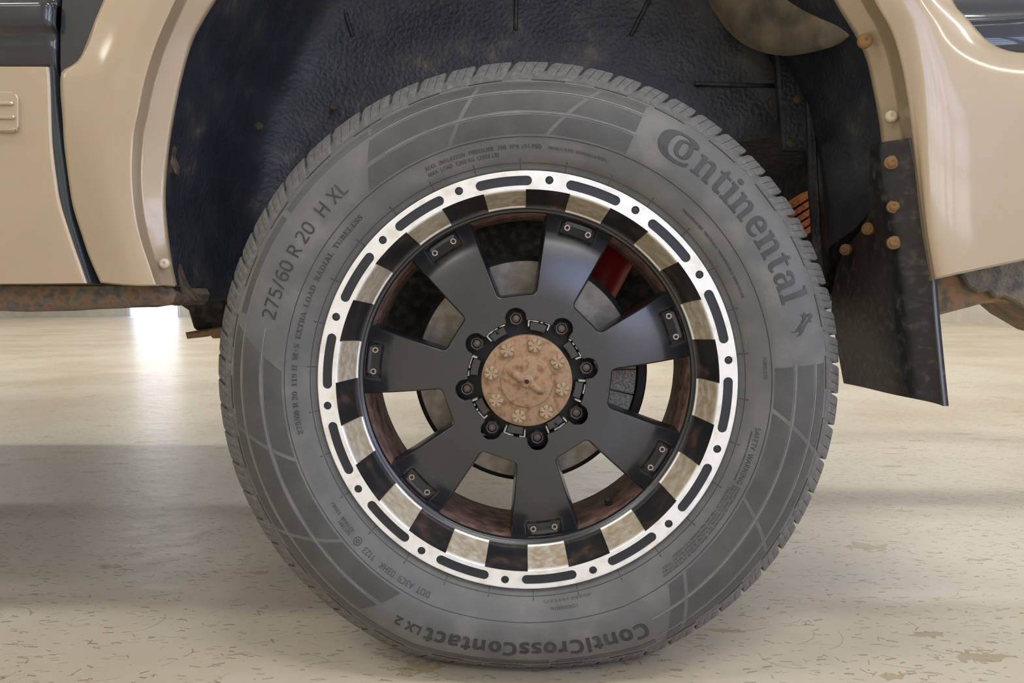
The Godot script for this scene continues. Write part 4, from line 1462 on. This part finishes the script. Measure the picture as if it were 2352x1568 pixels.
func under(v: Node3D) -> void:
	var H := HUB.y
	# rusty sill below the door
	var st := mb()
	plate(st, PackedVector2Array([Vector2(-0.9682, 0.5300), Vector2(-0.4894, 0.5286), Vector2(-0.4801, 0.5216), Vector2(-0.4761, 0.5133), Vector2(-0.4794, 0.5027), Vector2(-0.4854, 0.4974), Vector2(-0.5199, 0.4986), Vector2(-0.5403, 0.4962), Vector2(-0.5558, 0.4939), Vector2(-0.5797, 0.4945), Vector2(-0.6096, 0.4921), Vector2(-0.6456, 0.4909), Vector2(-0.6816, 0.4885), Vector2(-0.7175, 0.4897), Vector2(-0.9706, 0.4849)]), -0.16, -0.045, 0.006)
	var sill := obj("sill", done(st), "rust_sill", v)
	sill.set_meta("label", "rusty sill flange under the door")
	# body floor above the axle, frame rails and axle
	st = mb()
	box(st, Vector3(-1.69, H + 0.46, -1.16), Vector3(5.0, 0.10, 1.62), 0.01)
	box(st, Vector3(-2.35, H + 0.30, -1.03), Vector3(3.66, 0.36, 1.86), 0.02)
	box(st, Vector3(0.72, H + 0.30, -1.0), Vector3(0.2, 0.36, 1.7), 0.02)
	obj("floor_pan", done(st), "chassis_dark", v)
	st = mb()
	box(st, Vector3(-1.7, H + 1.12, -1.04), Vector3(5.04, 0.56, 1.82), 0.05)
	obj("body_shell", done(st), "paint_blue", v)
	st = mb()
	box(st, Vector3(-0.5, H + 0.19, -0.62), Vector3(4.6, 0.17, 0.08), 0.01)
	box(st, Vector3(-0.5, H + 0.19, -1.36), Vector3(4.6, 0.17, 0.08), 0.01)
	obj("frame_rail", done(st), "chassis_dark", v)
	st = mb()
	bar(st, Vector3(0, H, -0.2), Vector3(0, H, -1.75), 0.055, 28)
	obj("axle_tube", done(st), "chassis_dark", v)
	st = mb()
	box(st, Vector3(-0.19, H + 0.06, -0.50), Vector3(0.26, 0.20, 0.16), 0.012)
	obj("spring_seat", done(st), "chassis_dark", v)
	st = mb()
	box(st, Vector3(0.21, H + 0.10, -0.50), Vector3(0.27, 0.185, 0.14), 0.012)
	obj("axle_bracket", done(st), "chassis_dark", v)
	# leaf spring, its rear end shows beside the tyre
	var sp := Node3D.new()
	sp.name = "leaf_spring"
	v.add_child(sp)
	for i in 5:
		st = mb()
		var long := 0.50
		var top := []
		var hh := 0.011
		var loops := [PackedVector3Array(), PackedVector3Array(), PackedVector3Array(), PackedVector3Array()]
		for j in 31:
			var x := lerpf(0.34, long, j / 30.0)
			var y := H + 0.128 + 0.69 * x * x - 0.0155 * i
			loops[0].append(Vector3(x, y, -0.43))
			loops[1].append(Vector3(x, y, -0.36))
			loops[2].append(Vector3(x, y - hh, -0.36))
			loops[3].append(Vector3(x, y - hh, -0.43))
		for j in 4:
			grid(st, [loops[j], loops[(j + 1) % 4]], -1)
		obj("leaf", done(st), "spring_rust", sp)
	# hanger left of the tyre
	st = mb()
	plate(st, PackedVector2Array([Vector2(-0.6443, 0.5039), Vector2(-0.5475, 0.5277), Vector2(-0.5492, 0.4497), Vector2(-0.6039, 0.4496), Vector2(-0.6086, 0.4544), Vector2(-0.6175, 0.4864)]), -0.50, -0.395, 0.004)
	var hang := obj("spring_hanger", done(st), "chassis_dark", v)
	st = mb()
	plate(st, PackedVector2Array([Vector2(-0.6057, 0.4474), Vector2(-0.5720, 0.4528), Vector2(-0.5329, 0.4590), Vector2(-0.5333, 0.4373), Vector2(-0.5568, 0.4365), Vector2(-0.5621, 0.4435), Vector2(-0.6029, 0.4357)]), -0.44, -0.355, 0.003)
	obj("hanger_foot", done(st), "rust_frame", hang)
	# red shock absorber
	st = mb()
	var a := PackedVector3Array([Vector3(0.0891, 0.4636, -0.3), Vector3(0.1598, 0.5984, -0.3)])
	bar(st, a[0], a[1], 0.033, 32)
	var sh := obj("shock_absorber", done(st), "shock_red", v)
	sh.set_meta("label", "red shock absorber body behind the spokes")
	st = mb()
	bar(st, a[1], a[1] + (a[1] - a[0]).normalized() * 0.16, 0.04, 24)
	obj("shock_sleeve", done(st), "chassis_dark", sh)
	# brake disc and caliper
	st = mb()
	lathe(st, [[167, -196], [167, -187], [166, -186], [150, -185.6], [120, -185.6], [100, -185.4], [96, -180], [92, -160], [60, -158]], 120, [1, 2, 6, 7])
	var disc := obj("brake_disc", done(st), "disc_steel", v)
	disc.position = HUB
	st = mb()
	lathe(st, [[170, -214], [175, -210], [175, -198], [168, -196.5], [160, -196.5]], 120, [1, 2])
	obj("disc_rim", done(st), "black_deep", disc)
	var cal := Node3D.new()
	cal.name = "brake_caliper"
	v.add_child(cal)
	cal.position = HUB
	for q in [[-27.0, -13.2], [-12.4, 0.4], [1.2, 12.0]]:
		st = mb()
		sector_block(st, 128, 166, q[0], q[1], -186, -168, 2.0, 6)
		obj("caliper_pad", done(st), "caliper_grey", cal)
	st = mb()
	sector_block(st, 168, 183, -30, 14, -200, -172, 2.0, 12)
	obj("caliper_frame", done(st), "black_deep", cal)
	st = mb()
	sector_block(st, 108, 126, -20, 12, -184, -160, 3.0, 8)
	obj("caliper_piston_block", done(st), "black_deep", cal)
	# rear cross member under the bumper
	st = mb()
	plate(st, PackedVector2Array([Vector2(0.5368, 0.5858), Vector2(0.5777, 0.4767), Vector2(0.6026, 0.4836), Vector2(0.6617, 0.4995), Vector2(0.6836, 0.5020), Vector2(0.7056, 0.4995), Vector2(0.7230, 0.4849), Vector2(0.7666, 0.4596), Vector2(0.8553, 0.4343), Vector2(0.8486, 0.5855)]), -0.22, -0.135, 0.004)
	var hitch := obj("cross_member", done(st), "rust_frame", v)
	hitch.set_meta("label", "rusty cross member under the rear bumper")
	st = mb()
	plate(st, PackedVector2Array([Vector2(0.6106, 0.5596), Vector2(0.6302, 0.5256), Vector2(0.6459, 0.5151), Vector2(0.6612, 0.5175), Vector2(0.6707, 0.5076), Vector2(0.6830, 0.5089), Vector2(0.6955, 0.5039), Vector2(0.7396, 0.4729), Vector2(0.8386, 0.4543), Vector2(0.8329, 0.5840)]), -0.14, -0.122, 0.003)
	obj("cross_member_plate", done(st), "frame_grey", hitch)

func hub(v: Node3D) -> void:
	var st := mb()
	lathe(st, [[60, -150], [60, -24], [59.2, -22.4], [57.6, -21.6], [35.6, -21.0], [34.8, -20.2], [34.2, -19.2], [33.2, -18.8], [9.6, -18.4], [8.6, -17.6], [8.0, -15.2], [7.2, -14.4], [3.2, -14.2], [2.9, -14.8], [2.8, -24], [0.01, -24]], 96, [1, 4, 8, 12, 13])
	var h := obj("axle_hub", done(st), "hub_rust", v)
	h.position = HUB
	h.set_meta("label", "round rusty axle hub cover in the wheel centre")
	# raised bar across the cover
	st = mb()
	for q in [[147.0, 9.0, 29.0, 6.6], [-33.0, 9.0, 27.0, 5.4]]:
		var rows := []
		for r in [q[2], q[2] - 1.2, q[2] - 4.0, lerpf(q[1], q[2], 0.5), q[1], q[1] - 3.5]:
			var row := PackedVector3Array()
			var endf := smoothstep(q[2] + 0.2, q[2] - 4.5, r)
			for j in 13:
				var t := j / 12.0 * 2.0 - 1.0
				var hgt := 7.0 * sqrt(maxf(0.0, 1.0 - t * t)) * (0.25 + 0.75 * endf)
				var a := deg_to_rad(q[0])
				var u: Vector2 = Vector2(cos(a), sin(a)) * r + Vector2(-sin(a), cos(a)) * t * q[3] * (0.55 + 0.45 * endf)
				row.append(Vector3(u.x, u.y, -19.0 + hgt) * 0.001)
			rows.append(row)
		grid(st, rows, 1)
	obj("raised_bar", done(st), "hub_rust", h)
	st = mb()
	lathe(st, [[3.1, -14.5], [0.01, -14.6]], 16)
	obj("centre_hole", done(st), "black_deep", h)
	# eight flange bolts with radial notches
	st = mb()
	var rows := []
	for q in [[8.9, -3.0], [8.9, 3.4], [8.2, 4.6], [6.4, 5.0], [4.2, 5.0], [3.0, 4.6], [0.02, 4.4]]:
		var row := PackedVector3Array()
		for j in 72:
			var f := TAU * j / 72
			var lobe := 0.55 * cos(6 * f) if q[0] > 8 else 0.0
			var cut := 2.2 * smoothstep(0.72, 0.95, cos(6 * f + PI)) if q[0] > 3.5 and q[0] < 8.5 else 0.0
			row.append(Vector3(cos(f) * (q[0] + lobe), sin(f) * (q[0] + lobe), q[1] - cut) * 0.001)
		rows.append(row)
	grid(st, rows.slice(0, 2), -1, false, true)
	grid(st, rows.slice(1), 2, false, true)
	done(st)
	var first: MeshInstance3D
	for q in 8:
		var t := Transform3D(Basis(Vector3(0, 0, 1), rng.randf() * TAU), polar(47.9, 77.3 + 45.0 * q, -21))
		if q == 0:
			first = obj("hub_bolt", st, "hub_bolt_rust", h)
			first.transform = t
		else:
			again("hub_bolt", first, h, t)
